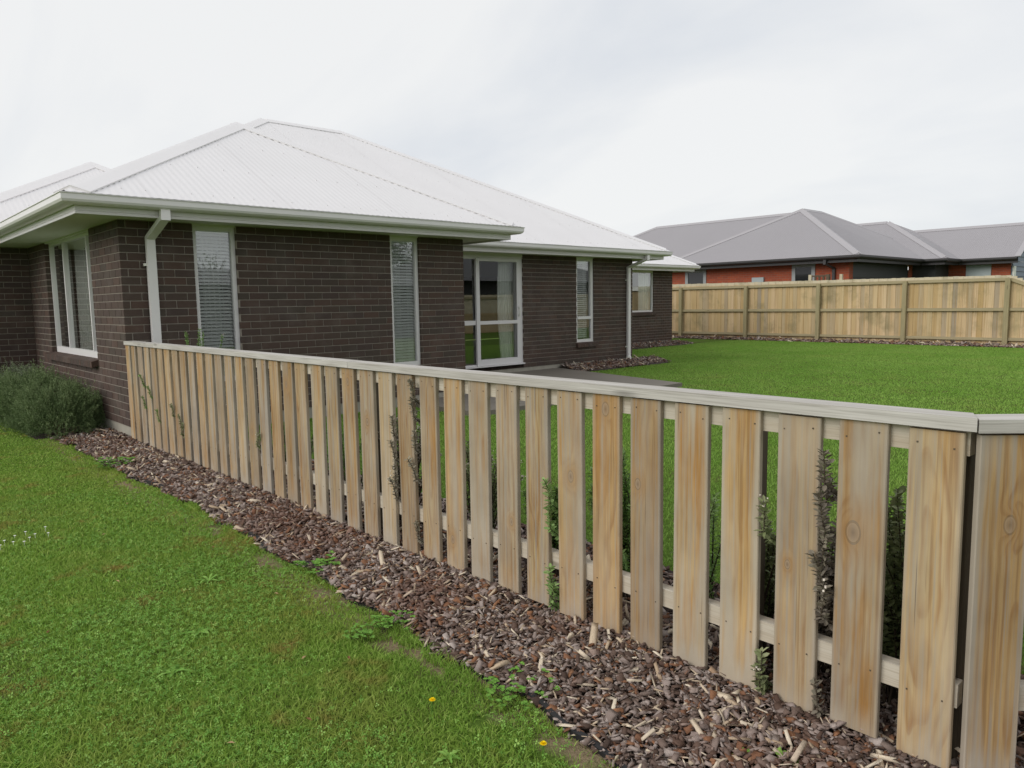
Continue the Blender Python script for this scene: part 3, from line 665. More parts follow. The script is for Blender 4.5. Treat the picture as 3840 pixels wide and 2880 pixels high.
TAN = 0.533; ZE = 2.412
roof = MB(); roof.face((1.9, 4.6, 2.35), (2.8, 4.6, 2.35), (2.8, 8, 2.35), (1.9, 8, 2.35)); roof = roof.build('roof', M['roof'], house); roof['label'] = 'white corrugated steel hip roof'
scr = MB()
FR, LF, RT = (0, 1), (1, 0), (-1, 0)   # plan direction that climbs: front face, left face, right face
def wing(x0, x1, yf, yend, hipL=True, hipR=True):
    hw = (x1 - x0) / 2; xc = (x0 + x1) / 2; zr = ZE + TAN * hw; ya = yf + hw
    roof_face(roof, (x0, yf), (x1, yf), FR, TAN, ZE, lambda u: min(u, x1 - x0 - u), M['roof'], screws=scr)
    roof_face(roof, (x0, yend), (x0, yf), LF, TAN, ZE, lambda u: min(hw, yend - yf - u), M['roof'])
    roof_face(roof, (x1, yf), (x1, yend), RT, TAN, ZE, lambda u: min(hw, u), M['roof'])
    cap(roof, (x0, yf, ZE), (xc, ya, zr), FR, LF, TAN, M['roof']); cap(roof, (x1, yf, ZE), (xc, ya, zr), FR, RT, TAN, M['roof'])
    cap(roof, (xc, ya, zr), (xc, yend, zr), LF, RT, TAN, M['roof'])
wing(-0.6, 5.285, -0.6, 4.5)
wing(-1.47, 4.6, 4.17, 11.0)
# main roof across, ridge along x
x0, x1, yf = -0.53, 11.935, 1.49; hw = 5.28; zr = ZE + TAN * hw
roof_face(roof, (x0, yf), (x1, yf), FR, TAN, ZE, lambda u: min(u, x1 - x0 - u, hw), M['roof'], screws=scr)
roof_face(roof, (x1, yf), (x1, yf + 2 * hw), RT, TAN, ZE, lambda u: min(u, 2 * hw - u), M['roof'])
roof_face(roof, (x0, yf + 2 * hw), (x0, yf), LF, TAN, ZE, lambda u: min(u, 2 * hw - u), M['roof'])
roof_face(roof, (x1, yf + 2 * hw), (x0, yf + 2 * hw), (0, -1), TAN, ZE, lambda u: min(u, x1 - x0 - u, hw), M['roof'])
xl, xr = x0 + hw, x1 - hw
cap(roof, (x0, yf, ZE), (xl, yf + hw, zr), FR, LF, TAN, M['roof']); cap(roof, (x1, yf, ZE), (xr, yf + hw, zr), FR, RT, TAN, M['roof']); cap(roof, (xl, yf + hw, zr), (xr, yf + hw, zr), FR, (0, -1), TAN, M['roof'])
# far wing
x0c, x1c, yfc, hwc = 10.5, 18.72, 5.2, 3.6
roof_face(roof, (x0c, yfc), (x1c, yfc), FR, TAN, ZE, lambda u: min(x1c - x0c - u, hwc), M['roof'], screws=scr)
roof_face(roof, (x1c, yfc), (x1c, yfc + 2 * hwc), RT, TAN, ZE, lambda u: min(u, 2 * hwc - u), M['roof'])
cap(roof, (x1c, yfc, ZE), (x1c - hwc, yfc + hwc, ZE + TAN * hwc), FR, RT, TAN, M['roof']); cap(roof, (x0c, yfc + hwc, ZE + TAN * hwc), (x1c - hwc, yfc + hwc, ZE + TAN * hwc), FR, (0, -1), TAN, M['roof'])
roof_face(roof, (x1c, yfc + 2 * hwc), (x0c, yfc + 2 * hwc), (0, -1), TAN, ZE, lambda u: min(u, hwc), M['roof'])
tag(scr.build('roof_screws', M['roof'], roof), kind='stuff')

# ------------------------------------------------------------------ the grey-roofed neighbour
nb = thing('neighbour_house', (28, 6, GZ), 'orange brick house with grey corrugated hip roof beyond the boundary fence', 'house')
NZ = 2.8; NT_ = 0.535
nroof = MB(); nroof.face((27, 6, 2.82), (29, 6, 2.82), (29, 7, 2.82), (27, 7, 2.82)); nroof = nroof.build('roof', M['greyroof'], nb); nroof['label'] = 'grey corrugated steel hip roof'
def nface(a, b, up, s): roof_face(nroof, a, b, up, NT_, NZ, s, M['greyroof'], per=4, sheet=40.0, amp=0.010)
def ncap(p0, p1, a, b): cap(nroof, p0, p1, a, b, NT_, M['greycap'], wid=0.17, lift=0.05, scallop=False)
nx0, nx1, ny0, ny1, hw1 = 24.5, 34.7, 2.47, 10.91, 4.22; nzr = NZ + NT_ * hw1
nface((nx0, ny1), (nx0, ny0), LF, lambda u: min(u, ny1 - ny0 - u))
nface((nx0, ny0), (nx1, ny0), FR, lambda u: min(u, nx1 - nx0 - u, hw1))
nface((nx1, ny1), (nx0, ny1), (0, -1), lambda u: min(u, nx1 - nx0 - u, hw1))
nface((nx1, ny0), (nx1, ny1), RT, lambda u: min(u, ny1 - ny0 - u))
ncap((nx0, ny0, NZ), (nx0 + hw1, ny0 + hw1, nzr), LF, FR); ncap((nx0, ny1, NZ), (nx0 + hw1, ny1 - hw1, nzr), LF, (0, -1)); ncap((nx0 + hw1, ny0 + hw1, nzr), (nx1 - hw1, ny0 + hw1, nzr), FR, (0, -1)); ncap((nx1, ny0, NZ), (nx1 - hw1, ny0 + hw1, nzr), RT, FR)
# rear-left wing, ridge along y
lx0, hw0 = 25.5, 4.2; lz = NZ + NT_ * hw0; ly0, ly1 = 7.6, 19.2
nface((lx0, ly1), (lx0, ly0), LF, lambda u: min(u, hw0)); nface((lx0 + 2 * hw0, ly0), (lx0 + 2 * hw0, ly1), RT, lambda u: min(hw0, ly1 - ly0 - u))
nface((lx0 + 2 * hw0, ly1), (lx0, ly1), (0, -1), lambda u: min(u, 2 * hw0 - u))
ncap((lx0 + hw0, ly0, lz), (lx0 + hw0, ly1 - hw0, lz), LF, RT); ncap((lx0, ly1, NZ), (lx0 + hw0, ly1 - hw0, lz), LF, (0, -1))
# garage wing (second step)
gx0, gy0, hw2 = 30.6, 1.6, 3.6; gz = NZ + NT_ * hw2
nface((gx0, 9), (gx0, gy0), LF, lambda u: min(hw2, 9 - gy0 - u)); nface((gx0, gy0), (gx0 + 2 * hw2, gy0), FR, lambda u: min(u, 2 * hw2 - u)); nface((gx0 + 2 * hw2, gy0), (gx0 + 2 * hw2, 9), RT, lambda u: min(hw2, u))
ncap((gx0, gy0, NZ), (gx0 + hw2, gy0 + hw2, gz), LF, FR); ncap((gx0 + hw2, gy0 + hw2, gz), (gx0 + hw2, 9, gz), LF, RT)
# gabled wing (third step), ridge along y
tx0, ty0, hw3 = 32.2, -0.40, 2.75; tz = NZ + NT_ * hw3
nface((tx0, 8), (tx0, ty0), LF, lambda u: hw3); nface((tx0 + 2 * hw3, ty0), (tx0 + 2 * hw3, 8), RT, lambda u: hw3); ncap((tx0 + hw3, ty0, tz), (tx0 + hw3, 8, tz), LF, RT)
m = MB(); m.beam((tx0, ty0 - 0.01, NZ + 0.0), (tx0 + hw3, ty0 - 0.01, tz + 0.02), 0.03, 0.2, (0, 1, 0)); m.beam((tx0 + 2 * hw3, ty0 - 0.01, NZ + 0.0), (tx0 + hw3, ty0 - 0.01, tz + 0.02), 0.03, 0.2, (0, 1, 0)); m.build('barge_board', M['greycap'], nb)
NP = [(25.1, 19), (25.1, 3.07), (31.2, 3.07), (31.2, 2.2), (32.8, 2.2), (32.8, -0.08)]
NPATH = [(25.1, 18.5), (25.1, 3.07), (31.2, 3.07), (31.2, 2.2), (32.8, 2.2), (32.8, -0.4)]
sweep(NPATH, [(0.50, 2.78), (0.50, 2.66), (0.57, 2.655), (0.63, 2.68), (0.66, 2.72), (0.66, 2.79), (0.63, 2.79)], 'gutter', M['charcoal'], nb)
sweep(NPATH, [(0.47, 2.55), (0.49, 2.55), (0.49, 2.77), (0.47, 2.77)], 'fascia', M['charcoal'], nb, True)
sweep(NPATH, [(0.0, 2.60), (0.48, 2.60)], 'soffit', M['charcoal2'], nb)
sweep(NPATH[:2], [(0.0, GZ), (0.0, 2.62)], 'wall', M['orange'], nb)
ww = MB(); ww.face((25.1, 3.07, GZ), (25.42, 3.07, GZ), (25.42, 3.07, 2.62), (25.1, 3.07, 2.62)); ww.face((30.75, 3.07, GZ), (31.2, 3.07, GZ), (31.2, 3.07, 2.62), (30.75, 3.07, 2.62)); ww.build('wall', M['orange'], nb)
ww = MB(); ww.face((31.2, 3.07, GZ), (31.2, 2.2, GZ), (31.2, 2.2, 2.62), (31.2, 3.07, 2.62)); ww.face((31.2, 2.2, GZ), (32.8, 2.2, GZ), (32.8, 2.2, 2.62), (31.2, 2.2, 2.62)); ww.build('wall', M['charcoal2'], nb)
ww = MB(); ww.face((32.8, 2.2, GZ), (32.8, -0.08, GZ), (32.8, -0.08, 2.62), (32.8, 2.2, 2.62)); ww.build('wall', M['orange'], nb)
gd = MB(); gd.face((25.42, 3.12, GZ), (30.75, 3.12, GZ), (30.75, 3.12, 2.6), (25.42, 3.12, 2.6)); gd = gd.build('garage_door', M['charcoal2'], nb)
for k in range(5):
    q = MB(); q.box(25.44, 30.73, 3.085, 3.118, GZ + 0.02 + k * 0.54, GZ + 0.535 + k * 0.54); q.build('door_panel', M['charcoal2'], gd)
def nwin(y0, y1, z0, z1, x=25.1, fr=0.14):
    f = MB(); f.box(x - 0.035, x + 0.03, y0, y0 + fr, z0, z1); f.box(x - 0.035, x + 0.03, y1 - fr, y1, z0, z1); f.box(x - 0.034, x + 0.03, y0 + fr, y1 - fr, z1 - 0.12, z1); f.box(x - 0.034, x + 0.03, y0 + fr, y1 - fr, z0, z0 + 0.1)
    w = f.build('window', M['greypaint'], nb)
    g = MB(); g.face((x - 0.008, y1 - fr, z0 + 0.1), (x - 0.008, y0 + fr, z0 + 0.1), (x - 0.008, y0 + fr, z1 - 0.12), (x - 0.008, y1 - fr, z1 - 0.12)); g.build('pane', M['darkglass'], w)
def darkglass():
    m, t, b = newmat('dark_window_glass'); b.inputs['Base Color'].default_value = (0.02, 0.022, 0.025, 1); b.inputs['Roughness'].default_value = 0.03; b.inputs['Specular IOR Level'].default_value = 0.6; return m
M['darkglass'] = darkglass()
nwin(9.03, 10.07, 0.9, 2.56); nwin(4.33, 5.24, 0.9, 2.58)
q = MB(); q.box(25.02, 25.1, 6.39, 6.89, 1.35, 2.14); q.build('meter_box', M['meter'], nb)
q = MB(); q.box(24.5, 24.62, 3.67, 3.77, 2.5, 2.68); q.beam((24.56, 3.72, 2.52), (25.03, 3.6, 2.36), 0.09, 0.07); q.box(24.99, 25.08, 3.55, 3.65, GZ, 2.37); q.build('downpipe', M['charcoal'], nb)
q = MB(); q.box(32.75, 32.8, 0.62, 1.53, 0.3, 2.55); q = q.build('window', M['meter'], nb)
g_ = MB(); g_.face((32.745, 1.45, 0.4), (32.745, 0.70, 0.4), (32.745, 0.70, 2.25), (32.745, 1.45, 2.25)); g_.build('pane', M['meter'], q)
q = MB(); q.box(32.5, 32.62, 2.36, 2.46, 2.42, 2.56); q.build('wall_light', M['white'], nb)
# weatherboard gable end
for k in range(22):
    z0 = GZ + 0.2 * k; z1 = z0 + 0.19
    ins = max(0.0, (z1 - 2.62) / NT_ + 0.05) if z1 > 2.62 else 0.0
    if ins < hw3 - 0.7:
        b_ = MB(); xa, xb = 32.8 + ins, 37.1 - ins
        b_.hexa([(xa, -0.115, z0), (xb, -0.115, z0), (xb, -0.06, z0), (xa, -0.06, z0), (xa, -0.085, z1), (xb, -0.085, z1), (xb, -0.06, z1), (xa, -0.06, z1)])
        b_.build('weatherboard', M['bluegrey'], nb)
q = MB(); q.box(32.85, 33.15, -0.16, -0.10, 0.9, 2.45); q.build('window', M['white'], nb)
# closing walls so that the house is solid from other sides
q = MB(); q.face((37.1, -0.05, GZ), (37.1, 18, GZ), (37.1, 18, 2.6), (37.1, -0.05, 2.6)); q.face((25.1, 18.5, GZ), (37.1, 18.5, GZ), (37.1, 18.5, 2.6), (25.1, 18.5, 2.6)); q.build('wall', M['orange'], nb)
# small trellis and gate posts standing between that house and the fence
tr = thing('timber_trellis', (24.0, 3.6, GZ), 'small weathered timber gate frame sticking up behind the boundary fence', 'gate')
for y in (3.98, 3.33):
    q = MB(); q.box(23.95, 24.05, y - 0.055, y + 0.055, GZ, 2.13); q.build('post', M['bpaling'] if y > 3.5 else M['darkpost'], tr)
for z in (1.7, 2.05):
    q = MB(); q.box(23.97, 24.0, 3.37, 3.93, z, z + 0.05); q.build('rail', M['darkpost'], tr)
for y in (3.5, 3.65, 3.8):
    q = MB(); q.box(23.98, 24.02, y - 0.03, y + 0.03, 0.9, 2.05); q.build('slat', M['darkpost'], tr)
gp = MB(); gp.box(24.2, 24.3, 2.93, 3.02, GZ, 2.12); gp = gp.build('timber_post', M['bpaling']); tag(gp, 'lone pale timber post poking above the boundary fence beside the garage', 'post')
#@@FENCE
# ------------------------------------------------------------------ the picket fence
fence = thing('picket_fence', (0, -4.1, GZ), 'weathered pine picket fence with flat cap rail running from the house corner', 'fence')
PB, PT = -0.106, 0.905
pm = MB()   # a board with eased edges
def board(m, t, w, z0, z1, e=0.003):
    pr = [(-t, -w + e), (-t + e, -w), (0, -w), (0, w), (-t + e, w), (-t, w - e)]
    a = m.pt(*[(x, y, z0) for x, y in pr]); b = m.pt(*[(x, y, z1) for x, y in pr]); n = len(pr)
    for i in range(n): m.f.append((a + i, a + (i + 1) % n, b + (i + 1) % n, b + i))
    m.f.append(tuple(a + i for i in reversed(range(n)))); m.f.append(tuple(b + i for i in range(n)))
board(pm, 0.021, 0.074, 0, PT - PB); paling_me = pm.mesh('paling', M['paling'])
nails = MB()
YC = [-7.977 + 0.2068 * k for k in range(39)]
KN = {1: (0.02, 0.65, 1.6), 5: (0.035, 0.667, 1.0), 6: (0.0, 0.945, 1.3), 9: (-0.03, 0.35, 0.8), 2: (0.03, 0.5, 0.7), 11: (0.02, 0.16, 1.0), 15: (0.0, 0.7, 1.0), 20: (0.02, 0.85, 1.1)}
def knot(o, k):
    q = KN.get(k, (random.uniform(-0.06, 0.06), random.uniform(-0.9, 1.9), random.uniform(0.6, 1.2)))
    if k in (0, 3, 4): q = (0.0, -3.0, 1.0)
    o['knot_y'], o['knot_z'], o['knot_r'] = q
for k, y in enumerate(YC):
    o_ = put('paling', paling_me, fence, (-0.0015, y + random.uniform(-0.006, 0.006), PB + random.uniform(-0.006, 0.006)), rot=(random.gauss(0, 0.003), 0, random.gauss(0, 0.01)), scale=(1, random.uniform(0.975, 1.02), 1)); knot(o_, k)
    for z in (0.862, 0.105):
        for s in (-0.05, 0.048): q_ = z + random.uniform(-0.012, 0.012); nails.box(-0.0245, -0.022, y + s - 0.0022, y + s + 0.0022, q_, q_ + 0.0045)
S0 = Vector((-0.0015, -8.072, PB)); ED = Vector((1, -1, 0)).normalized()
KN[100] = (-0.018, 0.755, 1.2)
for k in range(8): knot(put('paling', paling_me, fence, S0 + ED * (0.076 + 0.2068 * k) + Vector((-0.002, -0.002, -0.006)), rot=(0, 0, R(45))), 100 + k)
tag(nails.build('nails', M['darkpost'], fence), kind='stuff')
def rail(x0, x1, y0, y1, z0, z1, name='rail', mat=None, parent=fence):
    c = ((x0 + x1) / 2, (y0 + y1) / 2, (z0 + z1) / 2); m = MB(); m.box(x0, x1, y0, y1, z0, z1); put(name, m.mesh(name, mat or M['rail'], c), parent, c)
for a, b in ((-8.06, -4.72), (-4.715, -0.04)):
    rail(0.0, 0.045, a, b, 0.833, 0.9035); rail(0.0, 0.045, a, b, 0.078, 0.15)
for z0, z1 in ((0.833, 0.9035), (0.078, 0.15)):
    m = MB(); a = S0 + ED * 0.03; a.z = 0; b = a + ED * 1.9; nrm = Vector((1, 1, 0)).normalized() * 0.0225; c = (a + b) / 2 + nrm; c.z = (z0 + z1) / 2
    m.beam(Vector((0, 0.95, 0)), Vector((0, -0.95, 0)), 0.045, z1 - z0); put('rail', m.mesh('rail', M['rail'], (0, 0, 0)), fence, c, rot=(0, 0, R(45)))
CZ0, CZ1 = 0.907, 0.945
for a, b, dz in ((-1.02, -0.055, 0.0), (-4.70, -1.023, 0.001)):
    c = (0.0135, (a + b) / 2, 0.925); m = MB(); m.box(-0.038, 0.065, a, b, CZ0, CZ1 + dz); put('cap_rail', m.mesh('cap_rail', M['cap'], c), fence, c)
m = MB(); c = (0.0135, -6.4, 0.925)
m.hexa([(-0.038, -8.085, CZ0 + 0.003), (0.065, -8.045, CZ0 + 0.003), (0.065, -4.703, CZ0), (-0.038, -4.703, CZ0), (-0.038, -8.085, CZ1 + 0.004), (0.065, -8.045, CZ1 + 0.004), (0.065, -4.703, CZ1), (-0.038, -4.703, CZ1)])
put('cap_rail', m.mesh('cap_rail', M['cap'], c), fence, c)
f0 = Vector((-0.036, -8.089, 0)); b0 = Vector((0.066, -8.047, 0)); c = f0 + ED * 0.9; c.z = 0.925; q = MB()
P4 = [f0, f0 + ED * 1.9, b0 + ED * 1.93, b0]
rot = Matrix.Rotation(R(-45), 3, 'Z')
q.hexa([rot @ (Vector((p.x, p.y, CZ0)) - c) for p in P4] + [rot @ (Vector((p.x, p.y, CZ1)) - c) for p in P4])
put('cap_rail', q.mesh('cap_rail', M['cap']), fence, c, rot=(0, 0, R(45)))
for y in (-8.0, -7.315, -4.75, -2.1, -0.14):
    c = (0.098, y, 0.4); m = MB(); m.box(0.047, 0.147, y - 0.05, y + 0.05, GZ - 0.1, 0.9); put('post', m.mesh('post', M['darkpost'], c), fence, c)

# ------------------------------------------------------------------ the tall boundary fence
bf = thing('boundary_fence', (22.3, 3, GZ), 'tall close-boarded timber boundary fence across the back of the lawn', 'fence')
XF = 22.3
pm = MB(); board(pm, 0.02, 0.068, 0, 1.0, 0.002); bp_me = pm.mesh('paling', M['bpaling'])
y = 12.0; k = 0
while y > -2.62:
    zt = 1.85 + 0.0055 * (y + 2.6); lap = 0.0 if k % 2 else 0.012
    put('paling', bp_me, bf, (XF + 0.025 - lap, y, GZ + 0.03), rot=(0, 0, random.gauss(0, 0.02)), scale=(1, random.uniform(0.97, 1.05), zt - GZ - 0.03 + random.uniform(-0.006, 0.006))); y -= 0.134; k += 1
z = 0.0
while y > -7.0:      # tapers down towards the street
    zt = 1.85 - 0.42 * (-2.66 - y); zt = max(zt, 1.0)
    put('paling', bp_me, bf, (XF + 0.025 - (0.012 if k % 2 else 0), y, GZ + 0.03), rot=(0, 0, random.gauss(0, 0.02)), scale=(1, 1.0, zt - GZ - 0.03)); y -= 0.134; k += 1
POSTS = [11.0, 8.29, 5.5, 2.82, 0.10, -2.62, -5.3]
for y in POSTS:
    c = (XF - 0.10, y, 0.8); m = MB(); m.box(XF - 0.16, XF - 0.05, y - 0.062, y + 0.062, GZ - 0.1, 1.76 if y > -3 else 1.0); put('post', m.mesh('post', M['post'], c), bf, c)
for a, b in zip(POSTS[:-1], POSTS[1:]):
    if b < -4: 
        for z0 in (0.005, 0.85): rail(XF - 0.075, XF - 0.012, b + 0.062, a - 0.062, z0, z0 + 0.085, mat=M['brail'], parent=bf)
        m = MB(); m.beam((XF - 0.045, a - 0.062, 1.73), (XF - 0.045, a - 1.9, 0.95), 0.06, 0.085); m.build('rail', M['brail'], bf)
    else:
        for z0, dz in ((0.0, 0.08), (0.845, 0.09), (1.695, 0.088)): rail(XF - 0.075, XF - 0.012, b + 0.062 if z0 < 1.6 else b, a - 0.062 if z0 < 1.6 else a - 0.001, z0, z0 + dz, mat=M['brail'], parent=bf)

# ------------------------------------------------------------------ bark mulch
def vnoise(x, y, f, seed):
    r = np.random.default_rng(seed); s = np.zeros_like(x)
    for _ in range(7):
        a = r.uniform(0, 6.283); k = f * r.uniform(0.5, 1.6); s += np.sin(x * k * math.cos(a) + y * k * math.sin(a) + r.uniform(0, 6.283))
    return s / 3.0
def rotm(yaw, pitch, roll):
    cy, sy, cp, sp_, cr0, sr = np.cos(yaw), np.sin(yaw), np.cos(pitch), np.sin(pitch), np.cos(roll), np.sin(roll)
    m = np.empty((len(yaw), 3, 3))
    m[:, 0] = np.stack([cy * cp, cy * sp_ * sr - sy * cr0, cy * sp_ * cr0 + sy * sr], 1); m[:, 1] = np.stack([sy * cp, sy * sp_ * sr + cy * cr0, sy * sp_ * cr0 - cy * sr], 1); m[:, 2] = np.stack([-sp_, cp * sr, cp * cr0], 1)
    return m
phi = (1 + 5 ** 0.5) / 2
IV = np.array([(-1, phi, 0), (1, phi, 0), (-1, -phi, 0), (1, -phi, 0), (0, -1, phi), (0, 1, phi), (0, -1, -phi), (0, 1, -phi), (phi, 0, -1), (phi, 0, 1), (-phi, 0, -1), (-phi, 0, 1)]) / 1.9
IF = np.array([(0, 11, 5), (0, 5, 1), (0, 1, 7), (0, 7, 10), (0, 10, 11), (1, 5, 9), (5, 11, 4), (11, 10, 2), (10, 7, 6), (7, 1, 8), (3, 9, 4), (3, 4, 2), (3, 2, 6), (3, 6, 8), (3, 8, 9), (4, 9, 5), (2, 4, 11), (6, 2, 10), (8, 6, 7), (9, 8, 1)])
BV = np.array([(-1, -0.8, -1), (1, -1, -1), (0.9, 0.8, -1), (-0.9, 1, -1), (-0.75, -0.7, 1), (0.8, -0.75, 1), (0.7, 0.7, 1), (-0.8, 0.75, 1)], float)
BF = np.array([(0, 3, 2), (0, 2, 1), (4, 5, 6), (4, 6, 7), (0, 1, 5), (0, 5, 4), (1, 2, 6), (1, 6, 5), (2, 3, 7), (2, 7, 6), (3, 0, 4), (3, 4, 7)])
def chips(name, pos, size, label, spl=0.05):
    n = len(pos); size = np.broadcast_to(size, (n,)); tv = BV[None] * (1 + rng.uniform(-0.42, 0.25, (n, 8, 3)))
    sl = rng.random(n) < spl
    ln = size * np.clip(rng.lognormal(-0.1, 0.42, n), 0.35, 1.9); wd = ln * rng.uniform(0.28, 0.8, n); th = ln * rng.uniform(0.07, 0.22, n)
    ln[sl] *= rng.uniform(1.0, 2.6, sl.sum()); wd[sl] = ln[sl] * rng.uniform(0.10, 0.24, sl.sum()); th[sl] = wd[sl] * 0.4
    tv = tv * np.stack([ln, wd, th], 1)[:, None, :] * 0.5
    m = rotm(rng.uniform(0, 6.283, n), rng.normal(0, 0.36, n), rng.normal(0, 0.42, n))
    V = np.einsum('nij,nkj->nki', m, tv) + pos[:, None, :]; V[:, :, 2] += (np.abs(m[:, 2, 0]) * ln * 0.25)[:, None]
    F = BF[None] + (np.arange(n) * 8)[:, None, None]
    tone = np.where(sl, rng.uniform(0.90, 1.0, n), rng.beta(1.3, 1.5, n) * 0.89)
    o = put(name, np_mesh(name, V.reshape(-1, 3), F.reshape(-1, 3), M['chip'], np.repeat(tone, 12)))
    return tag(o, label, 'bark mulch', kind='stuff')
n = 64000
yy = -8.9 + 9.7 * rng.beta(0.85, 1.25, n); ex = edge_x(yy); xx = ex - 0.012 + (0.30 - ex) * rng.random(n) ** 0.95
keep = np.ones(n, bool); hh = GZ + 0.005 + rng.random(n) * 0.022 + 0.010 * (vnoise(xx, yy, 6, 3) > 0) + 0.012 * np.clip((xx - ex) / 0.25, 0, 1)
dist = np.hypot(xx - CAM.x, yy - CAM.y)
chips('bark_mulch', np.stack([xx, yy, hh], 1), 0.0275 * (1 + 0.035 * (dist - 2)), 'bark chip mulch along the foot of the picket fence', 0.07)
n = 7000; xx = rng.uniform(0.3, 0.84, n); yy = rng.uniform(-9, 0, n)
chips('bark_mulch', np.stack([xx, yy, GZ + 0.01 + 0.02 * rng.random(n)], 1), 0.04, 'bark chip mulch under the shrubs behind the picket fence', 0.04)
n = 900; xx = rng.uniform(-0.6, -0.05, n); yy = rng.uniform(0.2, 1.9, n)
chips('bark_mulch', np.stack([xx, yy, GZ + 0.01 + 0.02 * rng.random(n)], 1), 0.04, 'bark chip mulch at the wall beneath the bush', 0.05)
n = 3600; xx = rng.uniform(21.45, 22.25, n); yy = rng.uniform(-5.5, 10, n)
chips('bark_mulch', np.stack([xx, yy, GZ + 0.01 + 0.05 * rng.random(n) * (0.3 + (xx - 21.4) / 0.9)], 1), 0.085, 'bark chip mulch along the foot of the boundary fence', 0.07)
def wallchips(n, x0, x1, yw, yf, zt, label):
    t = rng.random(n); xx = rng.uniform(x0, x1, n); yy = yw - 0.03 + (yf - yw) * t * (1 + 0.15 * np.sin(xx * 3.1)); zz = zt + (GZ - zt) * t + 0.015
    chips('bark_mulch', np.stack([xx, yy, zz + rng.random(n) * 0.02], 1), 0.055, label, 0.08)
wallchips(2300, 8.9, 12.1, 2.09, 1.55, -0.05, 'bark chip mulch along the wall by the far downpipe'); wallchips(2500, 11.5, 18.5, 5.8, 5.25, -0.05, 'bark chip mulch along the farthest brick wall')
# black plastic edging between lawn and mulch
m = MB(); ys = np.linspace(-9.2, 0.8, 160)
for a, b in zip(ys[:-1], ys[1:]):
    za, zb = (GZ + 0.014 + 0.012 * math.sin(a * 2.3) + 0.008 * math.sin(a * 7) for a in (a, b)); xa, xb = float(edge_x(a)), float(edge_x(b))
    m.hexa([(xa - 0.004, a, GZ - 0.02), (xa + 0.004, a, GZ - 0.02), (xb + 0.004, b, GZ - 0.02), (xb - 0.004, b, GZ - 0.02), (xa - 0.008, a, za), (xa + 0.010, a, za + 0.004), (xb + 0.010, b, zb + 0.004), (xb - 0.008, b, zb)])
tag(m.build('lawn_edging', M['black']), 'thin black plastic edging strip between lawn and bark mulch', 'edging')

# ------------------------------------------------------------------ grass
def blades(name, x, y, h, w, mat, label, lean=0.9, z=GZ, seg=2, par=None):
    n = len(x); yaw = rng.uniform(0, 6.283, n); ld = rng.uniform(0, 6.283, n); le = h * lean * np.abs(rng.normal(0.55, 0.4, n))
    dx, dy = np.cos(yaw) * w / 2, np.sin(yaw) * w / 2; lx, ly = np.cos(ld) * le, np.sin(ld) * le
    b0 = np.stack([x - dx, y - dy, np.full(n, z)], 1); b1 = np.stack([x + dx, y + dy, np.full(n, z)], 1)
    tip = np.stack([x + lx, y + ly, z + h], 1)
    if seg == 2:
        m0 = np.stack([x - dx * 0.8 + lx * 0.3, y - dy * 0.8 + ly * 0.3, z + h * 0.6], 1); m1 = np.stack([x + dx * 0.8 + lx * 0.3, y + dy * 0.8 + ly * 0.3, z + h * 0.6], 1)
        V = np.stack([b0, b1, m1, m0, tip], 1).reshape(-1, 3); i = np.arange(n)[:, None] * 5
        F = np.concatenate([np.stack([i + 0, i + 1, i + 2], 1), np.stack([i + 0, i + 2, i + 3], 1), np.stack([i + 3, i + 2, i + 4], 1)], 2 - 1).reshape(-1, 3); rep = 3
    else:
        V = np.stack([b0, b1, tip], 1).reshape(-1, 3); F = (np.arange(n)[:, None] * 3 + np.arange(3)[None]); rep = 1
    tone = np.clip(rng.normal(0.45, 0.22, n), 0, 1)
    return tag(put(name, np_mesh(name, V, F, mat, np.repeat(tone, rep))), label, 'grass', kind='stuff')
def lawn_pts(n, x0, x1, y0, y1):
    return rng.uniform(x0, x1, n), rng.uniform(y0, y1, n)
X, Y = [], []
def dens(d): return np.where(d < 3.2, 30000, np.where(d < 5, 19000, np.where(d < 8, 9500, 5000)))
n = 1900000; x, y = lawn_pts(n, -5.0, -0.40, -8.3, 6.0); area = 4.6 * 14.3
d = np.hypot(x - CAM.x, y - CAM.y)
pr = dens(d) / (n / area); xl_ = CAM.x + (y - CAM.y) * 0.135 - 0.35
pr = np.where(x < xl_, np.minimum(pr * 0.12, 0.08), pr)
ok = (rng.random(n) < pr) & (x < edge_x(y) - 0.012 - 0.02 * np.abs(vnoise(x, y, 12, 5))) & (d > 1.2) & ~((y > 0.9) & (x > -0.75))
wx, wy = 0.035 * vnoise(x, y, 28, 41), 0.06 * vnoise(x, y, 22, 42)
for cx, cy, rx, ry in SAND: q_ = ((x - cx + wx) / rx) ** 2 + ((y - cy + wy) / ry) ** 2; ok &= ~(rng.random(n) < 0.95 * np.clip(1.5 - q_, 0, 1))
x, y, d = x[ok], y[ok], d[ok]
tall = 1 + 0.35 * vnoise(x, y, 2.5, 11)
ed = np.exp(-((edge_x(y) - x) / 0.06)) * (vnoise(x, y, 8, 21) > -0.2)
blades('grass', x, y, (0.008 + 0.013 * rng.random(len(x))) * np.clip(tall, 0.5, 1.6) * (1 + 1.4 * ed), (0.0028 + 0.0016 * rng.random(len(x))) * np.clip(d / 3.5, 1, 2.6), M['grass'], 'short mown grass of the front lawn', lean=1.7)
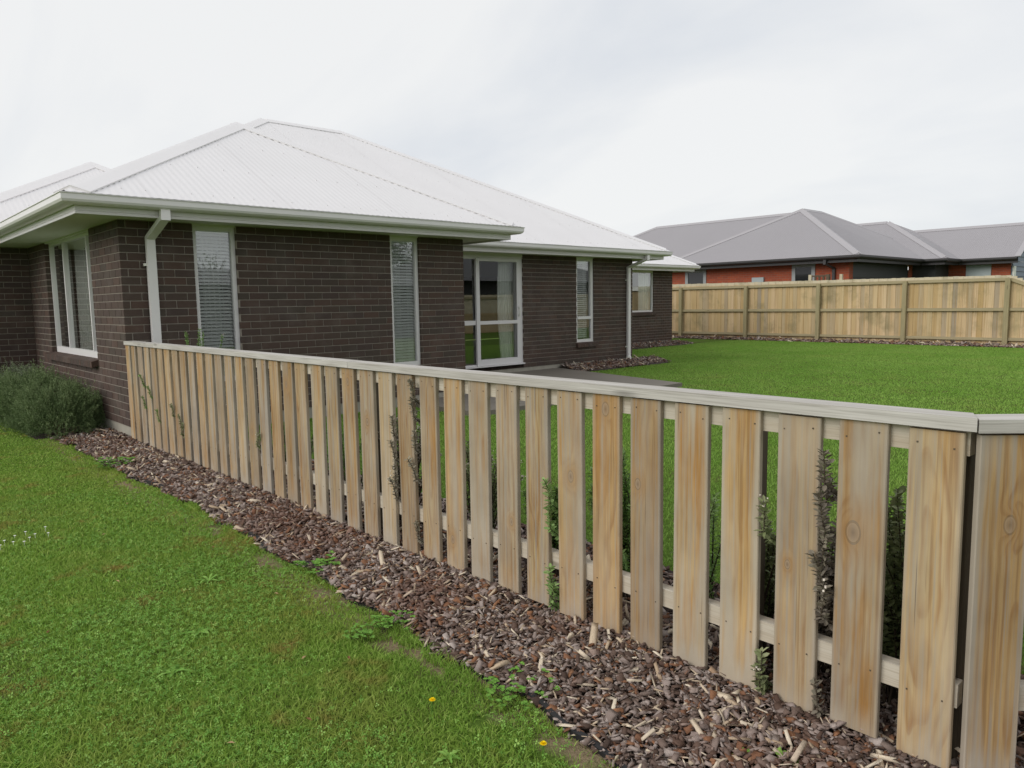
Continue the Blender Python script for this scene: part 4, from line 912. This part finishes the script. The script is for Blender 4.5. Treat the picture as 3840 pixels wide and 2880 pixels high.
# back lawn
def inside_house(x, y): return ((x > 3.6) & (x < 8.86) & (y > -1.55) & (x < 8.05 + 0.2225 * (y + 1.55))) | ((x > 4.6) & (y > 2.0) & (x < 8.9)) | ((x < 4.7) & (y > -0.02)) | ((x > 8.8) & (x < 12.1) & (y > 1.45)) | ((x >= 8.8) & (y > 5.35))
for (n, x0, x1, h, w, seg) in ((260000, 0.86, 6.0, 0.024, 0.0065, 2), (420000, 6.0, 21.48, 0.020, 0.014, 1)):
    x, y = lawn_pts(n, x0, x1, -9.5, 8.0); ok = (y > -9.2 + 0.2 * x) & ~inside_house(x, y); x, y = x[ok], y[ok]
    blades('grass', x, y, h * (0.5 + 0.8 * rng.random(len(x))), w * (0.7 + 0.6 * rng.random(len(x))), M['backgrass'], 'bright green grass of the back lawn' if x0 > 5 else 'bright green back lawn grass just beyond the picket fence', lean=1.0, seg=seg)
# clover in the front lawn
n = 100000; x, y = lawn_pts(n, -3.2, -0.55, -7.9, -2.2); d = np.hypot(x - CAM.x, y - CAM.y)
ok = (rng.random(n) < 0.85 / (1 + np.exp(-(vnoise(x, y, 3.2, 31) + 0.6 * vnoise(x, y, 9, 32) - 0.15) * 3.0))) & (x < edge_x(y) - 0.03) & (d > 1.5) & (x > CAM.x + (y - CAM.y) * 0.135 - 0.4) & (rng.random(n) < np.clip(1.3 - d / 7, 0.2, 1))
x, y = x[ok], y[ok]; n = len(x); zz = GZ + 0.010 + 0.016 * rng.random(n); yaw = rng.uniform(0, 6.283, n); r_ = rng.uniform(0.0045, 0.0085, n); V = []; 
tx, ty = rng.normal(0, 0.35, n), rng.normal(0, 0.35, n)
for k in range(3):
    a = yaw + k * 2.094
    for (ra, da) in ((0.15, 0.0), (0.85, 0.55), (1.35, 0.0), (0.85, -0.55)):
        px, py = np.cos(a + da) * ra * r_, np.sin(a + da) * ra * r_; V.append(np.stack([x + px, y + py, zz + px * tx + py * ty], 1))
V = np.stack(V, 1).reshape(-1, 3); F = np.arange(n * 12).reshape(-1, 4)
tag(put('clover', np_mesh('clover', V, F, M['clover'], np.repeat(np.clip(rng.normal(0.5, 0.25, n), 0, 1), 3))), 'clover leaves growing through the front lawn', 'clover', kind='stuff')

# ------------------------------------------------------------------ shrubs
LV = np.array([(0, 0, 0), (0.3, 0.46, 0.08), (0.72, 0.42, 0.06), (1, 0, -0.04), (0.72, -0.42, 0.06), (0.3, -0.46, 0.08)])
def leaf_mesh(name, base, direc, length, width, mat, tone):
    n = len(base); d = direc / np.linalg.norm(direc, axis=1, keepdims=True); up = np.tile((0, 0, 1.0), (n, 1)) + rng.normal(0, 0.5, (n, 3)); s = np.cross(d, up); s /= np.linalg.norm(s, axis=1, keepdims=True) + 1e-9; u = np.cross(s, d)
    V = base[:, None] + d[:, None] * (LV[None, :, 0:1] * length[:, None, None]) + s[:, None] * (LV[None, :, 1:2] * width[:, None, None]) + u[:, None] * (LV[None, :, 2:3] * length[:, None, None])
    i = np.arange(n)[:, None] * 6; F = np.concatenate([i + np.array([[0, 1, 2, 3]]), i + np.array([[0, 3, 4, 5]])], 1).reshape(-1, 4)
    return V.reshape(-1, 3), F, np.repeat(tone, 2)
def shrub(name, loc, h, rad, mat, label, stems=26, leaf=0.022, wid=0.0115, group=None, pokes=(), flower=0, tone_up=0.0, gap=0.0095):
    t = thing(name, (loc[0], loc[1], GZ), label, 'shrub', group); sm = MB(); B, D, Tn = [], [], []; fl = []
    ends = []
    for _ in range(int(stems * 1.5)):
        a = random.uniform(0, 6.283); rr = rad * random.random() ** 0.6; hh = h * random.uniform(0.55, 1.0) * (1 - 0.25 * (rr / rad) ** 2)
        ends.append(Vector((loc[0] + rr * math.cos(a) * 0.9, loc[1] + rr * math.sin(a), GZ + hh)))
    ends += [Vector(p) for p in pokes]
    for ei, e in enumerate(ends):
        poke = ei >= len(ends) - len(pokes) and e.x < 0.05
        b = Vector((loc[0] + random.gauss(0, 0.035), loc[1] + random.gauss(0, 0.05), GZ)); mid = b.lerp(e, 0.5) + Vector((random.gauss(0, 0.02), random.gauss(0, 0.03), 0.08))
        pts = []
        for k in range(7):
            s = k / 6; pts.append(b * (1 - s) ** 2 + mid * 2 * s * (1 - s) + e * s * s)
        if poke:
            gy = -7.977 + 0.2068 * (round((e.y + 7.977) / 0.2068 - 0.5) + 0.5); zt = e.z; zr = max(GZ + 0.02, zt - 0.16)
            e = Vector((-0.045 + random.uniform(-0.02, 0.01), gy + 0.55 * max(-0.08, min(0.08, e.y - gy)) + random.uniform(-0.02, 0.02), zt))
            pts = [b, b.lerp(Vector((0.09, gy, zr)), 0.55) + Vector((0, 0, 0.03)), Vector((0.075, gy, zr - 0.02)), Vector((0.01, gy, zr + 0.015)), Vector((-0.034, gy + 0.004, zr + 0.05)), Vector((-0.04, 0.5 * gy + 0.5 * e.y, zt - 0.05)), e]
        sm.tube(pts, [0.005 - 0.0035 * k / 6 for k in range(7)], 4, False)
        ln = sum((q - p).length for p, q in zip(pts[:-1], pts[1:])); nl = int(ln * 0.82 / (gap * (1.55 if poke else 1.0)))
        for j in range(nl):
            s = 0.2 + 0.8 * j / nl; f = s * 6; k = min(int(f), 5); p = pts[k].lerp(pts[k + 1], f - k); ax = (pts[k + 1] - pts[k]).normalized(); o = ax.orthogonal().normalized(); a = j * 1.57 + random.uniform(-0.3, 0.3)
            side = o * math.cos(a) + ax.cross(o) * math.sin(a)
            for sg in (1, -1):
                B.append(p); D.append(side * sg + ax * random.uniform(0.2, 1.1) + Vector((0, 0, random.uniform(-0.35, 0.2)))); Tn.append(0.18 + 0.5 * s * random.uniform(0.5, 1.3) + tone_up + (0.12 if poke else 0))
        if flower and random.random() < flower:
            for _ in range(5): fl.append(e + Vector((random.gauss(0, 0.012), random.gauss(0, 0.012), random.gauss(-0.005, 0.015))))
    B = np.array([tuple(v) for v in B]) - np.array((loc[0], loc[1], GZ)); D = np.array([tuple(v) for v in D]); n = len(B)
    V, F, tn = leaf_mesh(name, B, D, leaf * rng.uniform(0.6, 1.25, n), wid * rng.uniform(0.7, 1.2, n), mat, np.clip(np.array(Tn), 0, 1))
    put('leaves', np_mesh('leaves', V, F, mat, tn), t); sm.build('stems', M['stem'], t)
    if fl:
        m = MB()
        for c in fl: r0 = random.uniform(0.0015, 0.0032); m.box(c.x - r0, c.x + r0, c.y - r0, c.y + r0, c.z - r0, c.z + r0)
        m.build('blossoms', M['twigflower'], t)
    return t
SG = 'shrubs behind the picket fence'
shrub('shrub', (0.42, -0.95, 0), 0.86, 0.30, M['hebe_green'], 'tall green shrub showing above the fence cap near the house corner', 22, group=SG, pokes=[(-0.10, -0.62, 0.40), (-0.08, -0.85, 0.52), (-0.10, -1.0, 0.30), (-0.06, -0.55, 0.62), (0.3, -0.95, 1.06), (0.35, -1.2, 1.08), (0.42, -1.0, 1.04), (0.5, -1.4, 1.02), (0.4, -0.7, 1.03), (0.33, -1.35, 1.05)], flower=0.2)
shrub('shrub', (0.36, -1.9, 0), 0.7, 0.26, M['hebe_olive'], 'olive shrub poking between pickets near the house corner', 18, group=SG, pokes=[(-0.09, -1.55, 0.40), (-0.08, -1.75, 0.24), (-0.10, -1.65, 0.32)], flower=0.2)
shrub('shrub', (0.42, -3.0, 0), 0.6, 0.26, M['hebe_olive'], 'low olive shrub behind the far half of the picket fence', 18, group=SG, pokes=[(-0.06, -3.42, 0.35)], flower=0.2)
shrub('shrub', (0.40, -3.95, 0), 0.62, 0.25, M['hebe_green'], 'low green shrub behind the middle of the picket fence', 18, group=SG)
shrub('shrub', (0.30, -4.78, 0), 0.82, 0.27, M['hebe_brown'], 'grey bronze shrub with flowering stems pushed through the middle pickets', 34, group=SG, pokes=[(-0.10, -5.17, 0.66), (-0.11, -5.12, 0.52), (-0.11, -5.2, 0.38), (-0.09, -5.35, 0.78), (-0.10, -5.38, 0.60), (-0.08, -5.32, 0.44), (-0.10, -5.14, 0.30), (-0.09, -5.40, 0.10), (-0.08, -5.36, 0.88)], flower=0.35, tone_up=0.1)
shrub('shrub', (0.42, -5.45, 0), 0.78, 0.24, M['hebe_olive'], 'pale flowering olive shrub just right of the bronze stems', 26, group=SG, flower=0.8, tone_up=0.1)
shrub('shrub', (0.34, -6.05, 0), 0.62, 0.18, M['hebe_green'], 'leafy green shrub with a sprig low between two pickets', 20, leaf=0.03, wid=0.015, group=SG, pokes=[(-0.08, -6.43, 0.50), (-0.09, -6.45, 0.02), (-0.08, -6.44, 0.10), (-0.05, -6.42, 0.38)], tone_up=0.15)
shrub('shrub', (0.38, -6.48, 0), 0.74, 0.20, M['hebe_green'], 'green leafy shrub seen through the gaps left of the thick knotted picket', 22, leaf=0.03, wid=0.014, group=SG, pokes=[(0.10, -6.72, 0.20)], tone_up=0.1)
shrub('shrub', (0.45, -6.9, 0), 0.72, 0.14, M['hebe_green'], 'slender pale green shrub behind the near half of the fence', 10, leaf=0.03, wid=0.013, group=SG, tone_up=0.3)
shrub('shrub', (0.30, -7.28, 0), 0.66, 0.16, M['hebe_olive'], 'dark leafy shrub beside the fence post with a white-flowered low sprig', 18, leaf=0.03, wid=0.014, group=SG, pokes=[(-0.05, -7.44, 0.06), (-0.07, -7.43, 0.0), (-0.03, -7.47, 0.60)], flower=0.4)
shrub('shrub', (0.30, -7.55, 0), 0.80, 0.15, M['hebe_brown'], 'bronze-leaved shrub with an upright stem pushed out near the fence bend', 22, leaf=0.03, wid=0.0135, group=SG, pokes=[(-0.06, -7.66, 0.80), (-0.07, -7.64, 0.66), (-0.05, -7.68, 0.55), (-0.06, -7.62, 0.46), (-0.04, -7.67, 0.03), (-0.06, -7.66, 0.36)], flower=0.15)
shrub('shrub', (0.28, -7.80, 0), 0.82, 0.17, M['hebe_olive'], 'dark bushy shrub filling the last gap before the fence bend', 26, leaf=0.03, wid=0.016, group=SG)
shrub('shrub', (0.55, -8.35, 0), 0.75, 0.22, M['hebe_brown'], 'dark shrub at the edge of the picture behind the fence bend', 20, group=SG)
# bushes under the side window
def bush(name, loc, r3, mat, label, sprigs=2600):
    t = thing(name, (loc[0], loc[1], GZ), label, 'bush', 'bushes under the side window'); n = sprigs
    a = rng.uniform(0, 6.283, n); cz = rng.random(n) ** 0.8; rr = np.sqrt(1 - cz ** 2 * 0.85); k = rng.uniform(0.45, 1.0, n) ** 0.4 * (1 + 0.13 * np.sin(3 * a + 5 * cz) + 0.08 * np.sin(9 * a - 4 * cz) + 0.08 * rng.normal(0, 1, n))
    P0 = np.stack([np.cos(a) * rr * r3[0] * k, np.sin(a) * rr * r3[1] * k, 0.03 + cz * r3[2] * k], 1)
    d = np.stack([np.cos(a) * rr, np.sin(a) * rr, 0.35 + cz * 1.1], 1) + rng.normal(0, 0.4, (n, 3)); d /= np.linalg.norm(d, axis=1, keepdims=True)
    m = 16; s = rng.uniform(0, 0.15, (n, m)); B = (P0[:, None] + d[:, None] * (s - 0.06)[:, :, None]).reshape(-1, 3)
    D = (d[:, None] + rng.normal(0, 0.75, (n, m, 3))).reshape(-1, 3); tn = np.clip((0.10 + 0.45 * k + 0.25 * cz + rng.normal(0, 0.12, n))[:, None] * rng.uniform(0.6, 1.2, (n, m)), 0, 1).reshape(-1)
    B[:, 0] = np.minimum(B[:, 0], -loc[0] - 0.02)
    V, F, tone = leaf_mesh(name, B, D, 0.026 * rng.uniform(0.6, 1.3, len(B)), 0.005 * rng.uniform(0.7, 1.3, len(B)), mat, tn)
    put('foliage', np_mesh('foliage', V, F, mat, tone), t)
    sm = MB()
    for _ in range(26):
        i = random.randrange(n); e = P0[i] * 0.9; sm.tube([(loc[0] + random.gauss(0, 0.04), loc[1] + random.gauss(0, 0.06), GZ), (loc[0] + e[0] * 0.5, loc[1] + e[1] * 0.5, GZ + e[2] * 0.35), (loc[0] + e[0], loc[1] + e[1], GZ + e[2])], [0.009, 0.006, 0.003], 5, False)
    sm.build('stems', M['stem'], t)
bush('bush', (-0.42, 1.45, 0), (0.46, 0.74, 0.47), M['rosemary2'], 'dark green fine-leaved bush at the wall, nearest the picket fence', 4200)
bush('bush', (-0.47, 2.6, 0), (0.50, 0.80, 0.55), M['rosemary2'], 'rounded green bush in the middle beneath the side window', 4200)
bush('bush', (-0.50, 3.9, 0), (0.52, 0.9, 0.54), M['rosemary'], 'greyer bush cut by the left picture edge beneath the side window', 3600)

# ------------------------------------------------------------------ weeds and small flowers
def leafplate(m, base, d, ln, wd, up=0.3, lobes=0):
    d = Vector(d).normalized(); s = Vector((-d.y, d.x, 0)); n = 7; L, Rr = [], []
    for k in range(n + 1):
        t = k / n; w = wd * math.sin(math.pi * min(1, t * 0.9 + 0.08)) ** 0.8 * (1 + (0.35 * (-1) ** k if lobes else 0)); z = up * ln * (t - 0.75 * t * t) * 1.6
        c = Vector(base) + d * ln * t + Vector((0, 0, z)); L.append(c + s * w / 2 + Vector((0, 0, 0.12 * w))); Rr.append(c - s * w / 2 + Vector((0, 0, 0.12 * w)))
        L[-1] = (L[-1], c); 
    for k in range(n):
        m.face(L[k][1], L[k + 1][1], L[k + 1][0], L[k][0]); m.face(L[k][1], Rr[k], Rr[k + 1], L[k + 1][1])
def weed(name, loc, n, ln, wd, label, up=0.5, lobes=0, mat='clover', group=None, z=GZ + 0.006):
    t = thing(name, (loc[0], loc[1], z), label, 'weed', group)
    for k in range(n):
        m = MB(); a = 6.283 * k / n + random.uniform(-0.3, 0.3); l = ln * random.uniform(0.65, 1.1)
        leafplate(m, (loc[0], loc[1], z), (math.cos(a), math.sin(a), 0), l, wd * random.uniform(0.7, 1.1), up * random.uniform(0.5, 1.3), lobes)
        me = m.mesh('leaf', M[mat], wl(t)); at = me.attributes.new('tone', 'FLOAT', 'FACE'); at.data.foreach_set('value', np.full(len(me.polygons), random.uniform(0.3, 0.8), np.float32)); put('leaf', me, t)
def weed_clump(loc, rad, n, leaf, label, h=0.05):
    t = thing('weed_clump', (loc[0], loc[1], GZ), label, 'weed'); m = MB(); st = MB()
    for _ in range(n):
        a = random.uniform(0, 6.283); r0 = rad * random.random() ** 0.5; c = Vector((loc[0] + r0 * math.cos(a), loc[1] + r0 * math.sin(a), GZ + h * random.uniform(0.4, 1.1)))
        st.tube([(loc[0] + r0 * 0.5 * math.cos(a), loc[1] + r0 * 0.5 * math.sin(a), GZ), tuple(c)], 0.0012, 3, False)
        for q in range(3):
            b = random.uniform(0, 6.283); leafplate(m, c, (math.cos(b), math.sin(b), 0), leaf * random.uniform(0.6, 1.2), leaf * 0.8, random.uniform(-0.2, 0.5), 1)
    me = m.mesh('leaves', M['weed'], wl(t)); at = me.attributes.new('tone', 'FLOAT', 'FACE'); at.data.foreach_set('value', rng.uniform(0.2, 0.8, len(me.polygons)).astype(np.float32)); put('leaves', me, t); st.build('stalks', M['stem'], t)
weed_clump((-0.50, -5.12), 0.12, 34, 0.026, 'clump of green weeds overhanging the mulch edge below the middle pickets', 0.07)
weed_clump((-0.62, -6.02), 0.09, 30, 0.020, 'ferny green weed clump on the mulch edge near the first bare patch', 0.06)
weed_clump((-0.60, -6.82), 0.14, 44, 0.019, 'sprawling small-leaved weed over the mulch edge near the yellow flowers', 0.06)
weed_clump((-0.74, -6.0), 0.10, 26, 0.018, 'small green weed clump in the grass beside the ferny one', 0.05)
weed_clump((-0.52, -1.35), 0.16, 36, 0.040, 'weed clump on the mulch edge near the far end of the picket fence', 0.08)
weed('broadleaf_weed', (-0.385, -7.60), 5, 0.055, 0.05, 'broad lobed weed leaves rising from the mulch at the bottom edge', 0.9, 1)
weed('broadleaf_weed', (-0.285, -7.69), 4, 0.05, 0.045, 'second broad-leaved weed by the bottom edge, closer to the pickets', 0.9, 1)
weed('rosette_weed', (-1.255, -5.44), 5, 0.07, 0.024, 'flat grey-green leaf rosette in the middle of the front lawn', 0.25)
weed('rosette_weed', (-0.99, -4.84), 7, 0.075, 0.014, 'pale grassy rosette in the lawn left of the mulch edge', 0.5)
weed('rosette_weed', (-1.02, -6.93), 6, 0.055, 0.016, 'dandelion leaf rosette in the lawn at the bottom of the picture', 0.5, 1)
weed('rosette_weed', (-1.47, -5.75), 6, 0.06, 0.02, 'small bright green rosette low in the front lawn', 0.5, 1)
def dandelion(loc, label, h=0.05):
    t = thing('dandelion', (loc[0], loc[1], GZ), label, 'flower', 'yellow dandelion flowers'); s = MB(); s.tube([(loc[0], loc[1], GZ), (loc[0] + 0.004, loc[1], GZ + h)], 0.0018, 5, False); s.build('stalk', M['weed'], t)
    m = MB(); c = Vector((loc[0] + 0.004, loc[1], GZ + h))
    for ring, (r0, z0, n) in enumerate(((0.013, 0.003, 13), (0.009, 0.006, 10), (0.005, 0.008, 7))):
        for k in range(n):
            a = 6.283 * k / n + ring; d = Vector((math.cos(a), math.sin(a), 0)); s_ = Vector((-d.y, d.x, 0)) * 0.003
            m.face(c, c + d * r0 * 0.7 + s_ + Vector((0, 0, z0)), c + d * r0 + Vector((0, 0, z0 * 1.3)), c + d * r0 * 0.7 - s_ + Vector((0, 0, z0)))
    m.build('petals', M['yellow'], t)
dandelion((-0.902, -6.683), 'yellow dandelion flower in the lawn left of the sprawling weed'); dandelion((-0.806, -7.139), 'yellow dandelion flower near the bottom edge of the lawn')
for k, (x, y) in enumerate([(-1.70, -3.42), (-1.665, -3.33), (-1.63, -3.40), (-1.60, -3.26), (-1.54, -3.37), (-1.535, -3.21), (-1.50, -3.31), (-1.435, -3.345), (-1.42, -3.18), (-1.58, -3.44)]):
    m = MB(); c = Vector((x, y, GZ + 0.035))
    for q in range(10):
        a = 6.283 * q / 10; d = Vector((math.cos(a), math.sin(a), 0.25)); s_ = Vector((-d.y, d.x, 0)) * 0.0032; m.face(c, c + d * 0.006 + s_ * 0.7, c + d * 0.009, c + d * 0.006 - s_ * 0.7)
    m.tube([(x, y, GZ), (x, y, GZ + 0.034)], 0.001, 3, False)
    tag(m.build('daisy', M['petal'], loc=(x, y, GZ)), 'tiny white daisy in the cluster at the left edge of the lawn', 'flower', 'white daisies at the left of the lawn')

for (x, y, a, cc) in [(-1.05, -6.02, 0.3, 0), (-0.92, -6.15, 1.2, 1), (-1.35, -4.55, 2.0, 0), (-1.75, -5.0, 0.9, 1), (-1.18, -3.6, 0.2, 0), (-0.78, -4.35, 1.7, 1), (-1.5, -6.4, 2.6, 0), (-0.85, -2.9, 0.5, 0), (-1.25, -6.45, 1.9, 1), (-0.83, -5.3, 2.2, 0)]:
    m = MB(); c = Vector((x, y, GZ + 0.026)); d = Vector((math.cos(a), math.sin(a), 0.15)); s_ = Vector((-d.y, d.x, 0.1))
    m.face(c - d * 0.013, c + s_ * 0.006 + Vector((0, 0, 0.003)), c + d * 0.014); m.face(c - d * 0.013, c + d * 0.014, c - s_ * 0.006 + Vector((0, 0, 0.004)))
    tag(m.build('fallen_leaf', M['drybrown'] if cc else M['drytan'], loc=(x, y, GZ)), 'small dry brown fallen leaf lying on the front lawn', 'leaf', 'fallen leaves on the front lawn')
# ------------------------------------------------------------------ what the window glass mirrors: the far side of the section
rf = thing('boundary_fence', (20, -15, GZ), 'timber boundary fence mirrored in the sliding door glass', 'fence')
m = MB(); m.box(17.5, 42, -15.02, -15.0, GZ, 1.7); m.build('boards', M['bpaling'], rf)
m = MB(); m.box(17.5, 42, -14.99, -14.94, 1.5, 1.6); m.build('rail', M['brail'], rf)
def far_house(name, x0, x1, y0, y1, zw, zr, label):
    t = thing(name, ((x0 + x1) / 2, (y0 + y1) / 2, GZ), label, 'house'); m = MB(); m.box(x0, x1, y0, y1, GZ, zw); m.build('wall', M['darkhouse'], t)
    r = MB(); e = 0.6; hw = (y1 - y0) / 2 + e; a = (x0 - e, y0 - e, zw); b = (x1 + e, y0 - e, zw); c = (x1 + e, y1 + e, zw); d = (x0 - e, y1 + e, zw); p = (x0 - e + hw, (y0 + y1) / 2, zr); q = (x1 + e - hw, (y0 + y1) / 2, zr)
    r.face(a, b, q, p); r.face(b, c, q); r.face(c, d, p, q); r.face(d, a, p); r.face(d, c, b, a); r.build('roof', M['charcoal'], t)
far_house('dark_house', 21, 40, -31, -21, 2.6, 4.6, 'dark roofed house mirrored in the sliding door glass'); far_house('dark_garage', 4.6, 19.2, -24, -18, 2.1, 2.8, 'low dark roof mirrored in the window beside the downpipe')
def tree(loc, h, r, n, label, bare=False):
    t = thing('tree', (loc[0], loc[1], GZ), label, 'tree'); m = MB(); m.tube([(loc[0], loc[1], GZ), (loc[0] + 0.1, loc[1], h * 0.35), (loc[0], loc[1] + 0.1, h * 0.8)], [0.16, 0.12, 0.04], 7)
    for _ in range(26 if bare else 12):
        a = random.uniform(0, 6.283); z = h * random.uniform(0.3, 0.7); m.tube([(loc[0], loc[1], z), (loc[0] + r * 0.4 * math.cos(a), loc[1] + r * 0.4 * math.sin(a), z + h * 0.15), (loc[0] + r * 0.8 * math.cos(a), loc[1] + r * 0.8 * math.sin(a), z + h * 0.38)], [0.05, 0.03, 0.01], 4, False)
    m.build('trunk', M['stem'], t)
    cl = rng.normal(0, 1, (n // 60, 3)); cl /= np.linalg.norm(cl, axis=1, keepdims=True); cl *= rng.random((len(cl), 1)) ** 0.4; cl = cl * np.array((r, r, h * 0.36)) + np.array((0, 0, h * 0.62))
    B = (cl[:, None] + rng.normal(0, 0.28, (len(cl), 60, 3))).reshape(-1, 3); V, F, tn = leaf_mesh('crown', B, rng.normal(0, 1, B.shape), 0.16 * rng.uniform(0.6, 1.3, len(B)), 0.09 * rng.uniform(0.6, 1.3, len(B)), None, np.clip(rng.normal(0.5, 0.25, len(B)), 0, 1))
    put('crown', np_mesh('crown', V, F, M['tree'], tn), t)
tree((25.0, -33.5), 7.2, 2.6, 9000, 'leafy green tree mirrored in the second narrow window'); tree((15.4, -38), 4.4, 1.2, 700, 'sparse small tree mirrored in the window beside the downpipe', True); tree((33.0, -36), 7.5, 2.4, 3000, 'thin tree mirrored in the transom window', True)
